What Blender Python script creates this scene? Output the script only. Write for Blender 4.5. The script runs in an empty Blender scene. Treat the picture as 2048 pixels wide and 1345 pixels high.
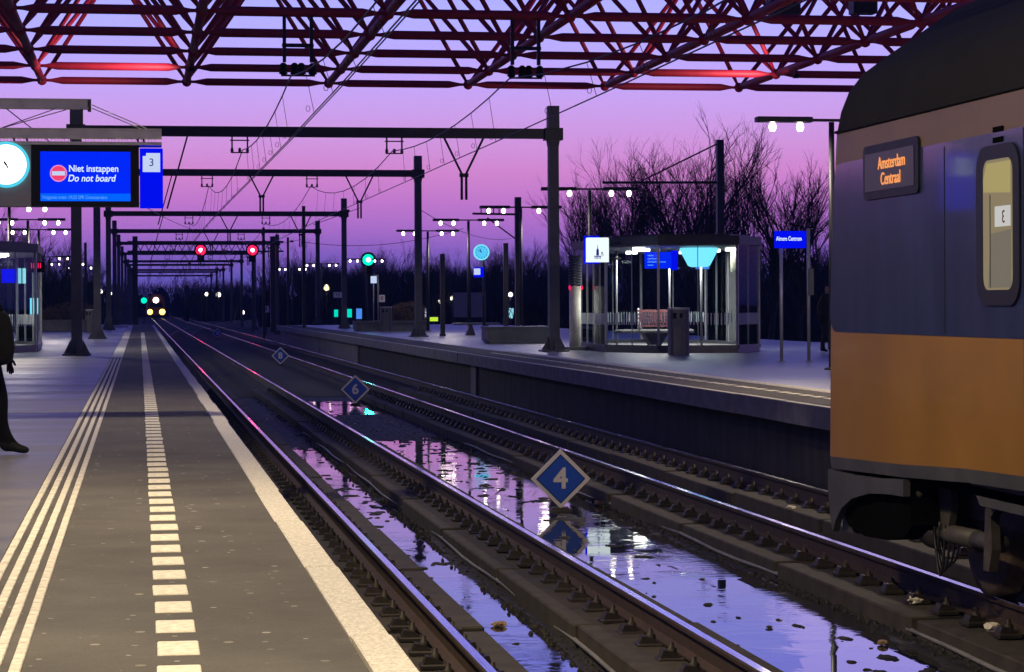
import bpy, bmesh, math, random
from mathutils import Vector, Matrix, noise as mnoise

random.seed(7)
R = math.radians
scene = bpy.context.scene
COL = scene.collection

# ------------------------------------------------------------------ camera
# world: x = across the tracks, y = along the tracks, z = 0 at the rail heads
cam_data = bpy.data.cameras.new('camera')
cam_data.sensor_width = 36.0
cam_data.lens = 81.738
cam_data.shift_y = -0.03167
cam_data.clip_start = 0.1
cam_data.clip_end = 6000
cam = bpy.data.objects.new('camera', cam_data)
COL.objects.link(cam)
cam.matrix_world = (Matrix.Translation((0, 0, 2.045)) @ Matrix.Rotation(R(-9.1023), 4, 'Z')
                    @ Matrix.Rotation(R(90), 4, 'X') @ Matrix.Rotation(-0.0045, 4, 'Z'))
scene.camera = cam

# ------------------------------------------------------------------ sky: dusk, after sunset
world = bpy.data.worlds.new('World')
scene.world = world
world.use_nodes = True
wn = world.node_tree
wn.nodes.clear()
w_out = wn.nodes.new('ShaderNodeOutputWorld')
w_bg = wn.nodes.new('ShaderNodeBackground')
w_tc = wn.nodes.new('ShaderNodeTexCoord')
w_sep = wn.nodes.new('ShaderNodeSeparateXYZ')
w_ramp = wn.nodes.new('ShaderNodeValToRGB')
w_sky = wn.nodes.new('ShaderNodeTexSky')
w_bg2 = wn.nodes.new('ShaderNodeBackground')
w_add = wn.nodes.new('ShaderNodeAddShader')
wn.links.new(w_tc.outputs['Generated'], w_sep.inputs[0])


def lin(c):
    c = c / 255.0
    return c / 12.92 if c <= 0.04045 else ((c + 0.055) / 1.055) ** 2.4


SKY = [(0.0, (72, 72, 172)), (0.012, (104, 91, 193)), (0.022, (134, 98, 200)), (0.033, (172, 111, 207)),
       (0.044, (194, 120, 209)), (0.056, (210, 133, 210)), (0.068, (210, 148, 224)), (0.085, (203, 161, 242)),
       (0.105, (190, 170, 262)), (0.125, (180, 178, 278)), (0.165, (158, 162, 300)), (0.24, (104, 113, 246)), (0.36, (52, 64, 168)),
       (0.60, (27, 37, 112)), (1.0, (19, 28, 92))]
w_pow = wn.nodes.new('ShaderNodeMath')
w_pow.operation = 'POWER'
w_pow.inputs[1].default_value = 0.5
w_clamp = wn.nodes.new('ShaderNodeMath')
w_clamp.operation = 'MAXIMUM'
w_clamp.inputs[1].default_value = 0.0
wn.links.new(w_sep.outputs['Z'], w_clamp.inputs[0])
wn.links.new(w_clamp.outputs[0], w_pow.inputs[0])
wn.links.new(w_pow.outputs[0], w_ramp.inputs[0])
els = w_ramp.color_ramp.elements
while len(els) > 1:
    els.remove(els[-1])
for i, (p, c) in enumerate(SKY):
    e = els[0] if i == 0 else els.new(math.sqrt(p))
    e.position = math.sqrt(p)
    e.color = (lin(c[0]), lin(c[1]), lin(c[2]), 1)
# the afterglow fades towards the sky behind the camera, as twilight does
w_dot = wn.nodes.new('ShaderNodeVectorMath')
w_dot.operation = 'DOT_PRODUCT'
w_dot.inputs[1].default_value = (0.26, 0.965, 0.0)
wn.links.new(w_tc.outputs['Generated'], w_dot.inputs[0])
w_fade = wn.nodes.new('ShaderNodeMapRange')
w_fade.interpolation_type = 'SMOOTHSTEP'
w_fade.inputs[1].default_value = -0.6
w_fade.inputs[2].default_value = 0.75
w_fade.inputs[3].default_value = 0.36
w_fade.inputs[4].default_value = 1.0
wn.links.new(w_dot.outputs['Value'], w_fade.inputs[0])
w_up = wn.nodes.new('ShaderNodeMapRange')      # overhead the fade does not apply
w_up.inputs[1].default_value = 0.3
w_up.inputs[2].default_value = 0.9
wn.links.new(w_sep.outputs['Z'], w_up.inputs[0])
w_max = wn.nodes.new('ShaderNodeMath')
w_max.operation = 'MAXIMUM'
wn.links.new(w_fade.outputs[0], w_max.inputs[0])
wn.links.new(w_up.outputs[0], w_max.inputs[1])
wn.links.new(w_ramp.outputs[0], w_bg.inputs[0])
wn.links.new(w_max.outputs[0], w_bg.inputs[1])
w_sky.sky_type = 'NISHITA'
w_sky.sun_disc = False
w_sky.sun_elevation = R(-3)
w_sky.sun_rotation = R(25)
wn.links.new(w_sky.outputs[0], w_bg2.inputs[0])
w_bg2.inputs[1].default_value = 0.05
wn.links.new(w_bg.outputs[0], w_add.inputs[0])
wn.links.new(w_bg2.outputs[0], w_add.inputs[1])
wn.links.new(w_add.outputs[0], w_out.inputs[0])

# what is left of the sun: a broad weak glow from behind the trees
sun_data = bpy.data.lights.new('sun', 'SUN')
sun_data.energy = 0.03
sun_data.angle = R(20)
sun_data.color = (1.0, 0.62, 0.72)
sun = bpy.data.objects.new('sun', sun_data)
COL.objects.link(sun)
sun.rotation_euler = (R(86), 0, R(-25 + 180))

vs = scene.view_settings
vs.view_transform = 'Standard'
vs.look = 'None'
vs.exposure = 0.0
vs.gamma = 1.0
vs.use_curve_mapping = False
scene.cycles.use_denoising = True
scene.cycles.sample_clamp_indirect = 4.0
scene.cycles.use_adaptive_sampling = True
scene.cycles.adaptive_threshold = 0.03
scene.cycles.max_bounces = 5
scene.cycles.diffuse_bounces = 2
scene.cycles.glossy_bounces = 3
scene.cycles.transmission_bounces = 4
scene.cycles.transparent_max_bounces = 24
scene.cycles.caustics_reflective = False
scene.cycles.caustics_refractive = False

PZ = 0.76          # platform height above the rails
WATER = -0.35


# ------------------------------------------------------------------ materials
def new_mat(name):
    m = bpy.data.materials.new(name)
    m.use_nodes = True
    nt = m.node_tree
    return m, nt, nt.nodes['Principled BSDF']


def mat(name, col, rough=0.6, metal=0.0, var=0.25, scale=6.0, bump=0.0, bscale=40.0, stretch=None, coat=0.0, spec=None, rvar=0.0):
    m, nt, b = new_mat(name)
    b.inputs['Roughness'].default_value = rough
    b.inputs['Metallic'].default_value = metal
    if coat:
        b.inputs['Coat Weight'].default_value = coat
        b.inputs['Coat Roughness'].default_value = 0.06
    if spec is not None:
        b.inputs['Specular IOR Level'].default_value = spec
    tc = nt.nodes.new('ShaderNodeTexCoord')
    src = tc.outputs['Object']
    if stretch:
        mp = nt.nodes.new('ShaderNodeMapping')
        mp.inputs['Scale'].default_value = stretch
        nt.links.new(src, mp.inputs[0])
        src = mp.outputs[0]
    n = nt.nodes.new('ShaderNodeTexNoise')
    n.inputs['Scale'].default_value = scale
    n.inputs['Detail'].default_value = 6
    n.inputs['Roughness'].default_value = 0.62
    nt.links.new(src, n.inputs['Vector'])
    mx = nt.nodes.new('ShaderNodeMix')
    mx.data_type = 'RGBA'
    lo = [max(0, c * (1 - var)) for c in col] + [1]
    hi = [min(1, c * (1 + var)) for c in col] + [1]
    mr = nt.nodes.new('ShaderNodeMapRange')
    mr.inputs[1].default_value = 0.3
    mr.inputs[2].default_value = 0.7
    nt.links.new(n.outputs[0], mr.inputs[0])
    nt.links.new(mr.outputs[0], mx.inputs['Factor'])
    mx.inputs['A'].default_value = lo
    mx.inputs['B'].default_value = hi
    nt.links.new(mx.outputs['Result'], b.inputs['Base Color'])
    if rvar:
        mr2 = nt.nodes.new('ShaderNodeMapRange')
        mr2.inputs[1].default_value = 0.3
        mr2.inputs[2].default_value = 0.7
        mr2.inputs[3].default_value = max(0.02, rough - rvar)
        mr2.inputs[4].default_value = min(1, rough + rvar)
        nt.links.new(n.outputs[0], mr2.inputs[0])
        nt.links.new(mr2.outputs[0], b.inputs['Roughness'])
    if bump:
        n2 = nt.nodes.new('ShaderNodeTexNoise')
        n2.inputs['Scale'].default_value = bscale
        n2.inputs['Detail'].default_value = 4
        nt.links.new(src, n2.inputs['Vector'])
        bp = nt.nodes.new('ShaderNodeBump')
        bp.inputs['Strength'].default_value = bump
        bp.inputs['Distance'].default_value = 0.02
        nt.links.new(n2.outputs[0], bp.inputs['Height'])
        nt.links.new(bp.outputs[0], b.inputs['Normal'])
    return m


def emit(name, col, strength, base=(0.0, 0.0, 0.0), sample=False):
    m, nt, b = new_mat(name)
    b.inputs['Base Color'].default_value = (*base, 1)
    b.inputs['Roughness'].default_value = 0.4
    b.inputs['Specular IOR Level'].default_value = 0.0
    b.inputs['Emission Color'].default_value = (*col, 1)
    b.inputs['Emission Strength'].default_value = strength
    if not sample:
        m.cycles.emission_sampling = 'NONE'
    return m


def glass(name, tint=(0.9, 0.95, 0.97), refl=0.06):
    m = bpy.data.materials.new(name)
    m.use_nodes = True
    nt = m.node_tree
    nt.nodes.clear()
    out = nt.nodes.new('ShaderNodeOutputMaterial')
    tr = nt.nodes.new('ShaderNodeBsdfTransparent')
    tr.inputs[0].default_value = (*tint, 1)
    gl = nt.nodes.new('ShaderNodeBsdfGlossy')
    gl.inputs['Roughness'].default_value = 0.02
    gl.inputs['Color'].default_value = (0.9, 0.95, 1, 1)
    fr = nt.nodes.new('ShaderNodeFresnel')
    fr.inputs[0].default_value = 1.12
    mx = nt.nodes.new('ShaderNodeMixShader')
    nt.links.new(fr.outputs[0], mx.inputs[0])
    nt.links.new(tr.outputs[0], mx.inputs[1])
    nt.links.new(gl.outputs[0], mx.inputs[2])
    nt.links.new(mx.outputs[0], out.inputs[0])
    return m


M = {}
M['ballast'] = mat('ballast', (0.028, 0.026, 0.024), 0.95, var=0.6, scale=9, bump=0.9, bscale=28)
M['mud'] = mat('wet_mud', (0.016, 0.015, 0.014), 0.72, var=0.7, scale=9, bump=0.5, bscale=60, rvar=0.28, spec=0.35)
M['concrete_dark'] = mat('grimy_concrete', (0.036, 0.030, 0.023), 0.85, var=0.45, scale=5, bump=0.25, bscale=70)
M['rust'] = mat('rusty_steel', (0.040, 0.023, 0.016), 0.75, metal=0.2, var=0.4, scale=18, bump=0.2, bscale=60)
M['railtop'] = mat('polished_rail_head', (0.62, 0.60, 0.62), 0.15, metal=1.0, var=0.15, scale=4, stretch=(20, 0.6, 20), rvar=0.1)
M['fastener'] = mat('oily_fastener', (0.030, 0.024, 0.020), 0.6, metal=0.3, var=0.4, scale=30)
M['pipe'] = mat('grey_conduit', (0.16, 0.16, 0.15), 0.5, var=0.3)
M['tile'] = mat('grey_paving', (0.175, 0.18, 0.205), 0.42, var=0.34, scale=1.3, bump=0.04, bscale=20, rvar=0.1, stretch=(0.16, 1.0, 1.0))
M['tile_warm'] = mat('warm_grey_paving', (0.125, 0.122, 0.122), 0.44, var=0.32, scale=1.1, bump=0.04, bscale=20, rvar=0.12, stretch=(0.2, 1.0, 1.0))
M['tile_dark'] = mat('dark_paving_band', (0.10, 0.09, 0.095), 0.5, var=0.2, scale=2)
M['edge_white'] = mat('pale_terrazzo_edge', (0.60, 0.57, 0.50), 0.7, var=0.42, scale=70, bump=0.15, bscale=160)
M['marking'] = mat('worn_cream_marking', (0.72, 0.68, 0.56), 0.7, var=0.24, scale=26, bump=0.2, bscale=90)
M['guide'] = mat('cream_guide_rib', (0.66, 0.62, 0.52), 0.7, var=0.28, scale=20)
M['concrete'] = mat('platform_concrete', (0.17, 0.165, 0.165), 0.8, var=0.3, scale=2.5, bump=0.15, bscale=30)
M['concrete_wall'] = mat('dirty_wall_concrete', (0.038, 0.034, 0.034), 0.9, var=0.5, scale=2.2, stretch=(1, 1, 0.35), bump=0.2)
M['red'] = mat('red_canopy_paint', (0.46, 0.014, 0.05), 0.6, var=0.2, scale=3)
M['steel'] = mat('galvanised_steel', (0.085, 0.09, 0.10), 0.55, metal=0.2, var=0.2, scale=3)
M['steel_dark'] = mat('dark_painted_steel', (0.022, 0.023, 0.027), 0.5, var=0.25, scale=4)
M['steel_light'] = mat('pale_steel', (0.32, 0.32, 0.32), 0.4, metal=0.4, var=0.12, scale=5)
M['beige_steel'] = mat('beige_steel', (0.74, 0.70, 0.56), 0.5, var=0.15, scale=5)
M['black'] = mat('black_plastic', (0.008, 0.008, 0.011), 0.5, var=0.2, spec=0.12)
M['wire'] = mat('wire_metal', (0.03, 0.028, 0.03), 0.5, var=0.2)
M['bark'] = mat('winter_bark', (0.030, 0.028, 0.030), 0.9, var=0.4, scale=4)
M['wood_mass'] = mat('far_thicket', (0.012, 0.013, 0.018), 1.0, var=0.5, scale=0.5)
M['bush'] = mat('dry_bush', (0.11, 0.075, 0.055), 0.95, var=0.4, scale=8)
M['train_yellow'] = mat('train_yellow_paint', (0.27, 0.128, 0.012), 0.42, var=0.16, scale=0.9, coat=0.1, rvar=0.06)
M['train_blue'] = mat('train_blue_paint', (0.024, 0.037, 0.105), 0.30, var=0.3, scale=1.6, coat=1.0, bump=0.02, bscale=3, stretch=(1, 4, 0.6))
M['train_stripe'] = mat('train_ochre_stripe', (0.15, 0.10, 0.062), 0.5, var=0.12, scale=2)
M['train_roof'] = mat('train_roof_grey', (0.012, 0.0122, 0.011), 0.85, var=0.2, scale=2, spec=0.15)
M['train_grey'] = mat('train_skirt_grey', (0.05, 0.05, 0.05), 0.6, var=0.3, scale=3)
M['bogie'] = mat('bogie_grime', (0.045, 0.038, 0.030), 0.7, var=0.5, scale=8, bump=0.2)
M['void'] = mat('underfloor_black', (0.004, 0.004, 0.004), 1.0, spec=0.0)
M['rubber'] = mat('black_rubber_seal', (0.01, 0.01, 0.012), 0.5, var=0.2)
M['wheel'] = mat('brown_wheel_steel', (0.085, 0.062, 0.048), 0.6, metal=0.3, var=0.4, scale=9)
M['hose'] = mat('grey_hose', (0.055, 0.05, 0.045), 0.6)
M['blue_sign'] = mat('blue_enamel', (0.009, 0.09, 0.55), 0.4, var=0.08)
M['white_paint'] = mat('white_paint', (0.74, 0.72, 0.70), 0.5, var=0.08)
M['sign_white'] = mat('worn_sign_white', (0.80, 0.76, 0.70), 0.5, var=0.12, scale=20)
M['panel_grey'] = mat('beige_grey_panel', (0.34, 0.315, 0.285), 0.5, var=0.06)
M['bin'] = mat('dark_grey_bin', (0.085, 0.085, 0.095), 0.35, metal=0.3, var=0.15)
M['jacket'] = mat('brown_black_jacket', (0.005, 0.0048, 0.005), 0.95, var=0.4, scale=12, bump=0.5, bscale=14, spec=0.15)
M['trousers'] = mat('black_trousers', (0.004, 0.004, 0.0045), 0.95, var=0.3, scale=12, bump=0.3, bscale=16, spec=0.1)
M['shoe'] = mat('dark_shoes', (0.006, 0.006, 0.007), 0.7, spec=0.2)
M['coat'] = mat('black_coat', (0.010, 0.010, 0.014), 0.9, var=0.3)
M['skin'] = mat('skin', (0.30, 0.17, 0.12), 0.6, var=0.08)
M['hair'] = mat('dark_hair', (0.02, 0.015, 0.012), 0.7)
M['litter'] = mat('pale_litter', (0.62, 0.58, 0.50), 0.8, var=0.3, scale=30)
M['brown_litter'] = mat('brown_litter', (0.25, 0.17, 0.11), 0.8, var=0.3, scale=30)
M['glass'] = glass('clear_glass')
M['bench_pink'] = mat('red_mesh_seat', (0.42, 0.17, 0.17), 0.5, var=0.1)
M['planter'] = mat('concrete_planter', (0.13, 0.13, 0.13), 0.8, var=0.3, scale=3)
M['frost'] = mat('white_glass_marking', (0.78, 0.78, 0.76), 0.6, var=0.05)
M['e_lamp'] = emit('lamp_lens', (1.0, 0.90, 0.74), 9.0)
M['e_far'] = emit('far_lamp', (1.0, 0.93, 0.78), 5.0)
M['e_warm'] = emit('warm_far_lamp', (1.0, 0.76, 0.42), 4.0)
M['e_red'] = emit('red_signal', (1.0, 0.008, 0.06), 3.0)
M['e_core'] = emit('signal_core', (1.0, 0.72, 0.78), 5.0)
M['e_green'] = emit('green_signal', (0.0, 0.75, 0.46), 1.6)
M['e_gcore'] = emit('green_core', (0.6, 1.0, 0.92), 4.0)
M['e_clock'] = emit('clock_face', (0.92, 1.0, 1.0), 2.6)
M['e_rim'] = emit('clock_rim', (0.10, 0.72, 0.95), 0.9)
M['e_cyanclock'] = emit('blue_clock_face', (0.10, 0.62, 1.0), 0.95)
M['e_cyanrim'] = emit('blue_clock_rim', (0.22, 0.82, 1.0), 1.0)
M['e_screen'] = emit('blue_screen', (0.0, 0.022, 1.0), 0.95)
M['e_screen2'] = emit('blue_strip', (0.0, 0.13, 1.0), 1.0)
M['e_bluebox'] = emit('blue_lightbox', (0.0, 0.004, 0.86), 1.0)
M['e_text'] = emit('screen_text', (0.72, 0.86, 1.0), 1.0)
M['e_text2'] = emit('dim_screen_text', (0.12, 0.42, 1.0), 0.9)
M['e_page'] = emit('lit_page', (0.62, 0.72, 1.0), 0.9)
M['e_ink'] = emit('dark_blue_ink', (0.01, 0.02, 0.32), 0.7)
M['e_stop'] = emit('no_entry_red', (1.0, 0.06, 0.20), 0.9)
M['e_stoprim'] = emit('no_entry_rim', (1.0, 0.36, 0.70), 0.8)
M['e_white'] = emit('white_lightbox', (0.86, 0.98, 1.0), 1.05)
M['e_orange'] = emit('led_orange', (1.0, 0.36, 0.13), 1.0)
M['e_shade'] = emit('cyan_lampshade', (0.20, 0.78, 1.0), 1.25)
M['e_cyan'] = emit('cyan_panel', (0.32, 0.80, 0.95), 0.9)
M['e_teal'] = emit('teal_lights', (0.0, 0.85, 0.66), 0.9)
M['e_blue'] = emit('blue_panel', (0.08, 0.30, 1.0), 0.9)
M['e_redled'] = emit('red_led', (1.0, 0.01, 0.12), 1.1)
M['e_ygreen'] = emit('yellow_green_screen', (0.62, 0.95, 0.05), 0.9)
M['e_head'] = emit('yellow_headlight', (1.0, 0.72, 0.12), 5.0)
M['e_top'] = emit('white_headlight', (1.0, 0.90, 0.78), 8.0)
M['e_cabin'] = emit('train_interior', (0.72, 0.60, 0.36), 0.24, base=(0.12, 0.11, 0.08))
M['e_cabin_top'] = emit('train_interior_light', (0.92, 0.78, 0.30), 0.34, base=(0.12, 0.11, 0.08))
M['e_paper'] = emit('backlit_paper', (0.9, 0.88, 0.84), 0.62)
M['e_paperink'] = mat('paper_ink', (0.05, 0.045, 0.05), 0.8)
M['e_ceiling'] = emit('shelter_ceiling_lamp', (1.0, 0.95, 0.85), 8.0)


# asphalt of the near strip: worn, with pale chewing-gum flecks
def asphalt():
    m, nt, b = new_mat('worn_asphalt')
    tc = nt.nodes.new('ShaderNodeTexCoord')
    n = nt.nodes.new('ShaderNodeTexNoise')
    n.inputs['Scale'].default_value = 1.1
    n.inputs['Detail'].default_value = 8
    n.inputs['Roughness'].default_value = 0.65
    nt.links.new(tc.outputs['Object'], n.inputs['Vector'])
    fine = nt.nodes.new('ShaderNodeTexNoise')
    fine.inputs['Scale'].default_value = 130
    fine.inputs['Detail'].default_value = 2
    nt.links.new(tc.outputs['Object'], fine.inputs['Vector'])
    r1 = nt.nodes.new('ShaderNodeValToRGB')
    r1.color_ramp.elements[0].position = 0.3
    r1.color_ramp.elements[0].color = (0.078, 0.073, 0.068, 1)
    r1.color_ramp.elements[1].position = 0.72
    r1.color_ramp.elements[1].color = (0.128, 0.120, 0.110, 1)
    nt.links.new(n.outputs[0], r1.inputs[0])
    mul = nt.nodes.new('ShaderNodeMix')
    mul.data_type = 'RGBA'
    mul.blend_type = 'OVERLAY'
    mul.inputs['Factor'].default_value = 0.35
    nt.links.new(r1.outputs[0], mul.inputs['A'])
    nt.links.new(fine.outputs[0], mul.inputs['B'])
    vo = nt.nodes.new('ShaderNodeTexVoronoi')
    vo.voronoi_dimensions = '2D'
    vo.inputs['Scale'].default_value = 6.0
    vo.inputs['Randomness'].default_value = 1.0
    nt.links.new(tc.outputs['Object'], vo.inputs['Vector'])
    sep = nt.nodes.new('ShaderNodeSeparateColor')
    nt.links.new(vo.outputs['Color'], sep.inputs[0])
    thr = nt.nodes.new('ShaderNodeMath')          # spot radius varies from cell to cell
    thr.operation = 'MULTIPLY_ADD'
    thr.inputs[1].default_value = 0.24
    thr.inputs[2].default_value = -0.115
    nt.links.new(sep.outputs[0], thr.inputs[0])
    lt = nt.nodes.new('ShaderNodeMath')
    lt.operation = 'LESS_THAN'
    nt.links.new(vo.outputs['Distance'], lt.inputs[0])
    nt.links.new(thr.outputs[0], lt.inputs[1])
    sc = nt.nodes.new('ShaderNodeMath')
    sc.operation = 'MULTIPLY'
    nt.links.new(lt.outputs[0], sc.inputs[0])
    nt.links.new(sep.outputs[1], sc.inputs[1])
    sc2 = nt.nodes.new('ShaderNodeMath')
    sc2.operation = 'MULTIPLY'
    sc2.inputs[1].default_value = 0.8
    nt.links.new(sc.outputs[0], sc2.inputs[0])
    mx = nt.nodes.new('ShaderNodeMix')
    mx.data_type = 'RGBA'
    nt.links.new(sc2.outputs[0], mx.inputs['Factor'])
    nt.links.new(mul.outputs['Result'], mx.inputs['A'])
    mx.inputs['B'].default_value = (0.42, 0.39, 0.35, 1)
    nt.links.new(mx.outputs['Result'], b.inputs['Base Color'])
    b.inputs['Roughness'].default_value = 0.85
    b.inputs['Specular IOR Level'].default_value = 0.15
    bp = nt.nodes.new('ShaderNodeBump')
    bp.inputs['Strength'].default_value = 0.12
    bp.inputs['Distance'].default_value = 0.01
    nt.links.new(fine.outputs[0], bp.inputs['Height'])
    nt.links.new(bp.outputs[0], b.inputs['Normal'])
    return m


def water_mat():
    m, nt, b = new_mat('standing_water')
    b.inputs['Base Color'].default_value = (0.012, 0.012, 0.014, 1)
    b.inputs['IOR'].default_value = 1.5
    tc = nt.nodes.new('ShaderNodeTexCoord')
    n = nt.nodes.new('ShaderNodeTexNoise')
    n.inputs['Scale'].default_value = 1.3
    n.inputs['Detail'].default_value = 3
    nt.links.new(tc.outputs['Object'], n.inputs['Vector'])
    r = nt.nodes.new('ShaderNodeMapRange')
    r.inputs[1].default_value = 0.45
    r.inputs[2].default_value = 0.7
    r.inputs[3].default_value = 0.012
    r.inputs[4].default_value = 0.06
    nt.links.new(n.outputs[0], r.inputs[0])
    nt.links.new(r.outputs[0], b.inputs['Roughness'])
    n2 = nt.nodes.new('ShaderNodeTexNoise')
    n2.inputs['Scale'].default_value = 9.0
    n2.inputs['Detail'].default_value = 5
    nt.links.new(tc.outputs['Object'], n2.inputs['Vector'])
    mm = nt.nodes.new('ShaderNodeMath')
    mm.operation = 'MULTIPLY'
    r2 = nt.nodes.new('ShaderNodeMapRange')
    r2.inputs[1].default_value = 0.40
    r2.inputs[2].default_value = 0.66
    nt.links.new(n.outputs[0], r2.inputs[0])
    nt.links.new(n2.outputs[0], mm.inputs[0])
    nt.links.new(r2.outputs[0], mm.inputs[1])
    bp = nt.nodes.new('ShaderNodeBump')
    bp.inputs['Strength'].default_value = 0.09
    bp.inputs['Distance'].default_value = 0.02
    nt.links.new(mm.outputs[0], bp.inputs['Height'])
    nt.links.new(bp.outputs[0], b.inputs['Normal'])
    return m


M['asphalt'] = asphalt()
M['water'] = water_mat()


# ------------------------------------------------------------------ mesh helpers
class MB:
    """collects faces; build() links them as one mesh object"""

    def __init__(self):
        self.v, self.f, self.mi, self.sm = [], [], [], []

    def add(self, vs_, fs_, mi=0, smooth=False):
        o = len(self.v)
        self.v += [tuple(p) for p in vs_]
        for f in fs_:
            self.f.append([i + o for i in f])
            self.mi.append(mi)
            self.sm.append(smooth)
        return self

    def box(self, x0, x1, y0, y1, z0, z1, mi=0):
        return self.add([(x0, y0, z0), (x1, y0, z0), (x1, y1, z0), (x0, y1, z0), (x0, y0, z1), (x1, y0, z1), (x1, y1, z1), (x0, y1, z1)],
                        [(0, 3, 2, 1), (4, 5, 6, 7), (0, 1, 5, 4), (1, 2, 6, 5), (2, 3, 7, 6), (3, 0, 4, 7)], mi)

    def bbox(self, x0, x1, y0, y1, z0, z1, b=0.01, mi=0):
        """box with bevelled top and vertical edges"""
        p = [(x0 + b, y0), (x1 - b, y0), (x1, y0 + b), (x1, y1 - b), (x1 - b, y1), (x0 + b, y1), (x0, y1 - b), (x0, y0 + b)]
        q = [(x0 + 2 * b, y0 + b), (x1 - 2 * b, y0 + b), (x1 - b, y0 + 2 * b), (x1 - b, y1 - 2 * b), (x1 - 2 * b, y1 - b),
             (x0 + 2 * b, y1 - b), (x0 + b, y1 - 2 * b), (x0 + b, y0 + 2 * b)]
        vs_ = [(x, y, z0) for x, y in p] + [(x, y, z1 - b) for x, y in p] + [(x, y, z1) for x, y in q]
        fs_ = [tuple(range(7, -1, -1)), tuple(range(16, 24))]
        for i in range(8):
            j = (i + 1) % 8
            fs_ += [(i, j, 8 + j, 8 + i), (8 + i, 8 + j, 16 + j, 16 + i)]
        return self.add(vs_, fs_, mi)

    def tube(self, p0, p1, r0, r1=None, n=8, mi=0, caps=True, smooth=True):
        r1 = r0 if r1 is None else r1
        return self.path([(p0, r0), (p1, r1)], n, mi, caps, smooth)

    def path(self, pts, n=8, mi=0, caps=True, smooth=True):
        P = [Vector(p) for p, r in pts]
        vs_, fs_ = [], []
        up = None
        for k, p in enumerate(P):
            d = (P[min(k + 1, len(P) - 1)] - P[max(k - 1, 0)])
            if d.length < 1e-9:
                d = Vector((0, 0, 1))
            d.normalize()
            if up is None:
                up = Vector((0, 0, 1)) if abs(d.z) < 0.9 else Vector((1, 0, 0))
            a = d.cross(up)
            if a.length < 1e-4:
                a = d.cross(Vector((0, 1, 0.1)))
            a.normalize()
            b = a.cross(d)
            up = b
            r = pts[k][1]
            for i in range(n):
                t = 2 * math.pi * (i + 0.5) / n
                vs_.append(p + a * (math.cos(t) * r) + b * (math.sin(t) * r))
        for k in range(len(P) - 1):
            for i in range(n):
                j = (i + 1) % n
                fs_.append((k * n + i, k * n + j, (k + 1) * n + j, (k + 1) * n + i))
        if caps:
            fs_.append(tuple(range(n - 1, -1, -1)))
            fs_.append(tuple(range((len(P) - 1) * n, len(P) * n)))
        return self.add(vs_, fs_, mi, smooth)

    def lathe(self, prof, n=16, c=(0, 0, 0), axis='z', mi=0, smooth=True):
        """prof: (radius, height) pairs"""
        vs_, fs_ = [], []
        for r, h in prof:
            for i in range(n):
                t = 2 * math.pi * i / n
                a, b = r * math.cos(t), r * math.sin(t)
                if axis == 'z':
                    vs_.append((c[0] + a, c[1] + b, c[2] + h))
                elif axis == 'y':
                    vs_.append((c[0] + a, c[1] + h, c[2] + b))
                else:
                    vs_.append((c[0] + h, c[1] + a, c[2] + b))
        for k in range(len(prof) - 1):
            for i in range(n):
                j = (i + 1) % n
                fs_.append((k * n + i, k * n + j, (k + 1) * n + j, (k + 1) * n + i))
        fs_.append(tuple(range(n - 1, -1, -1)))
        fs_.append(tuple(range((len(prof) - 1) * n, len(prof) * n)))
        return self.add(vs_, fs_, mi, smooth)

    def prism(self, poly, a, b, axis='y', mi=0):
        """polygon extruded along an axis from a to b; poly in the other two axes"""
        n = len(poly)

        def pt(u, v, t):
            return (u, t, v) if axis == 'y' else ((t, u, v) if axis == 'x' else (u, v, t))
        vs_ = [pt(u, v, a) for u, v in poly] + [pt(u, v, b) for u, v in poly]
        fs_ = [tuple(range(n)), tuple(range(2 * n - 1, n - 1, -1))]
        for i in range(n):
            j = (i + 1) % n
            fs_.append((i, n + i, n + j, j))
        return self.add(vs_, fs_, mi)

    def mesh(self, name, mats):
        me = bpy.data.meshes.new(name)
        me.from_pydata(self.v, [], self.f)
        for m in (mats if isinstance(mats, (list, tuple)) else [mats]):
            me.materials.append(M[m] if isinstance(m, str) else m)
        me.polygons.foreach_set('material_index', self.mi)
        me.polygons.foreach_set('use_smooth', self.sm)
        bm = bmesh.new()
        bm.from_mesh(me)
        bmesh.ops.recalc_face_normals(bm, faces=bm.faces)
        bm.to_mesh(me)
        bm.free()
        me.update()
        return me

    def build(self, name, mats, parent=None, loc=None, rot=None):
        return link(name, self.mesh(name, mats), parent, loc, rot)


def link(name, me, parent=None, loc=None, rot=None, scale=None):
    o = bpy.data.objects.new(name, me)
    COL.objects.link(o)
    if parent is not None:
        o.parent = parent
    if loc is not None:
        o.location = loc
    if rot is not None:
        o.rotation_euler = rot
    if scale is not None:
        o.scale = scale
    return o


def tag(o, label=None, cat=None, group=None, kind=None):
    if label:
        o['label'] = label
    if cat:
        o['category'] = cat
    if group:
        o['group'] = group
    if kind:
        o['kind'] = kind
    return o


def thing(name, label, cat, loc=(0, 0, 0), rz=0.0, group=None):
    o = bpy.data.objects.new(name, None)
    o.empty_display_size = 0.2
    COL.objects.link(o)
    o.location = loc
    o.rotation_euler = (0, 0, rz)
    return tag(o, label, cat, group)


def copy_tree(o, parent=None):
    c = o.copy()
    COL.objects.link(c)
    c.parent = parent
    for ch in list(o.children):
        copy_tree(ch, c)
    return c


_deps = None


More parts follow.
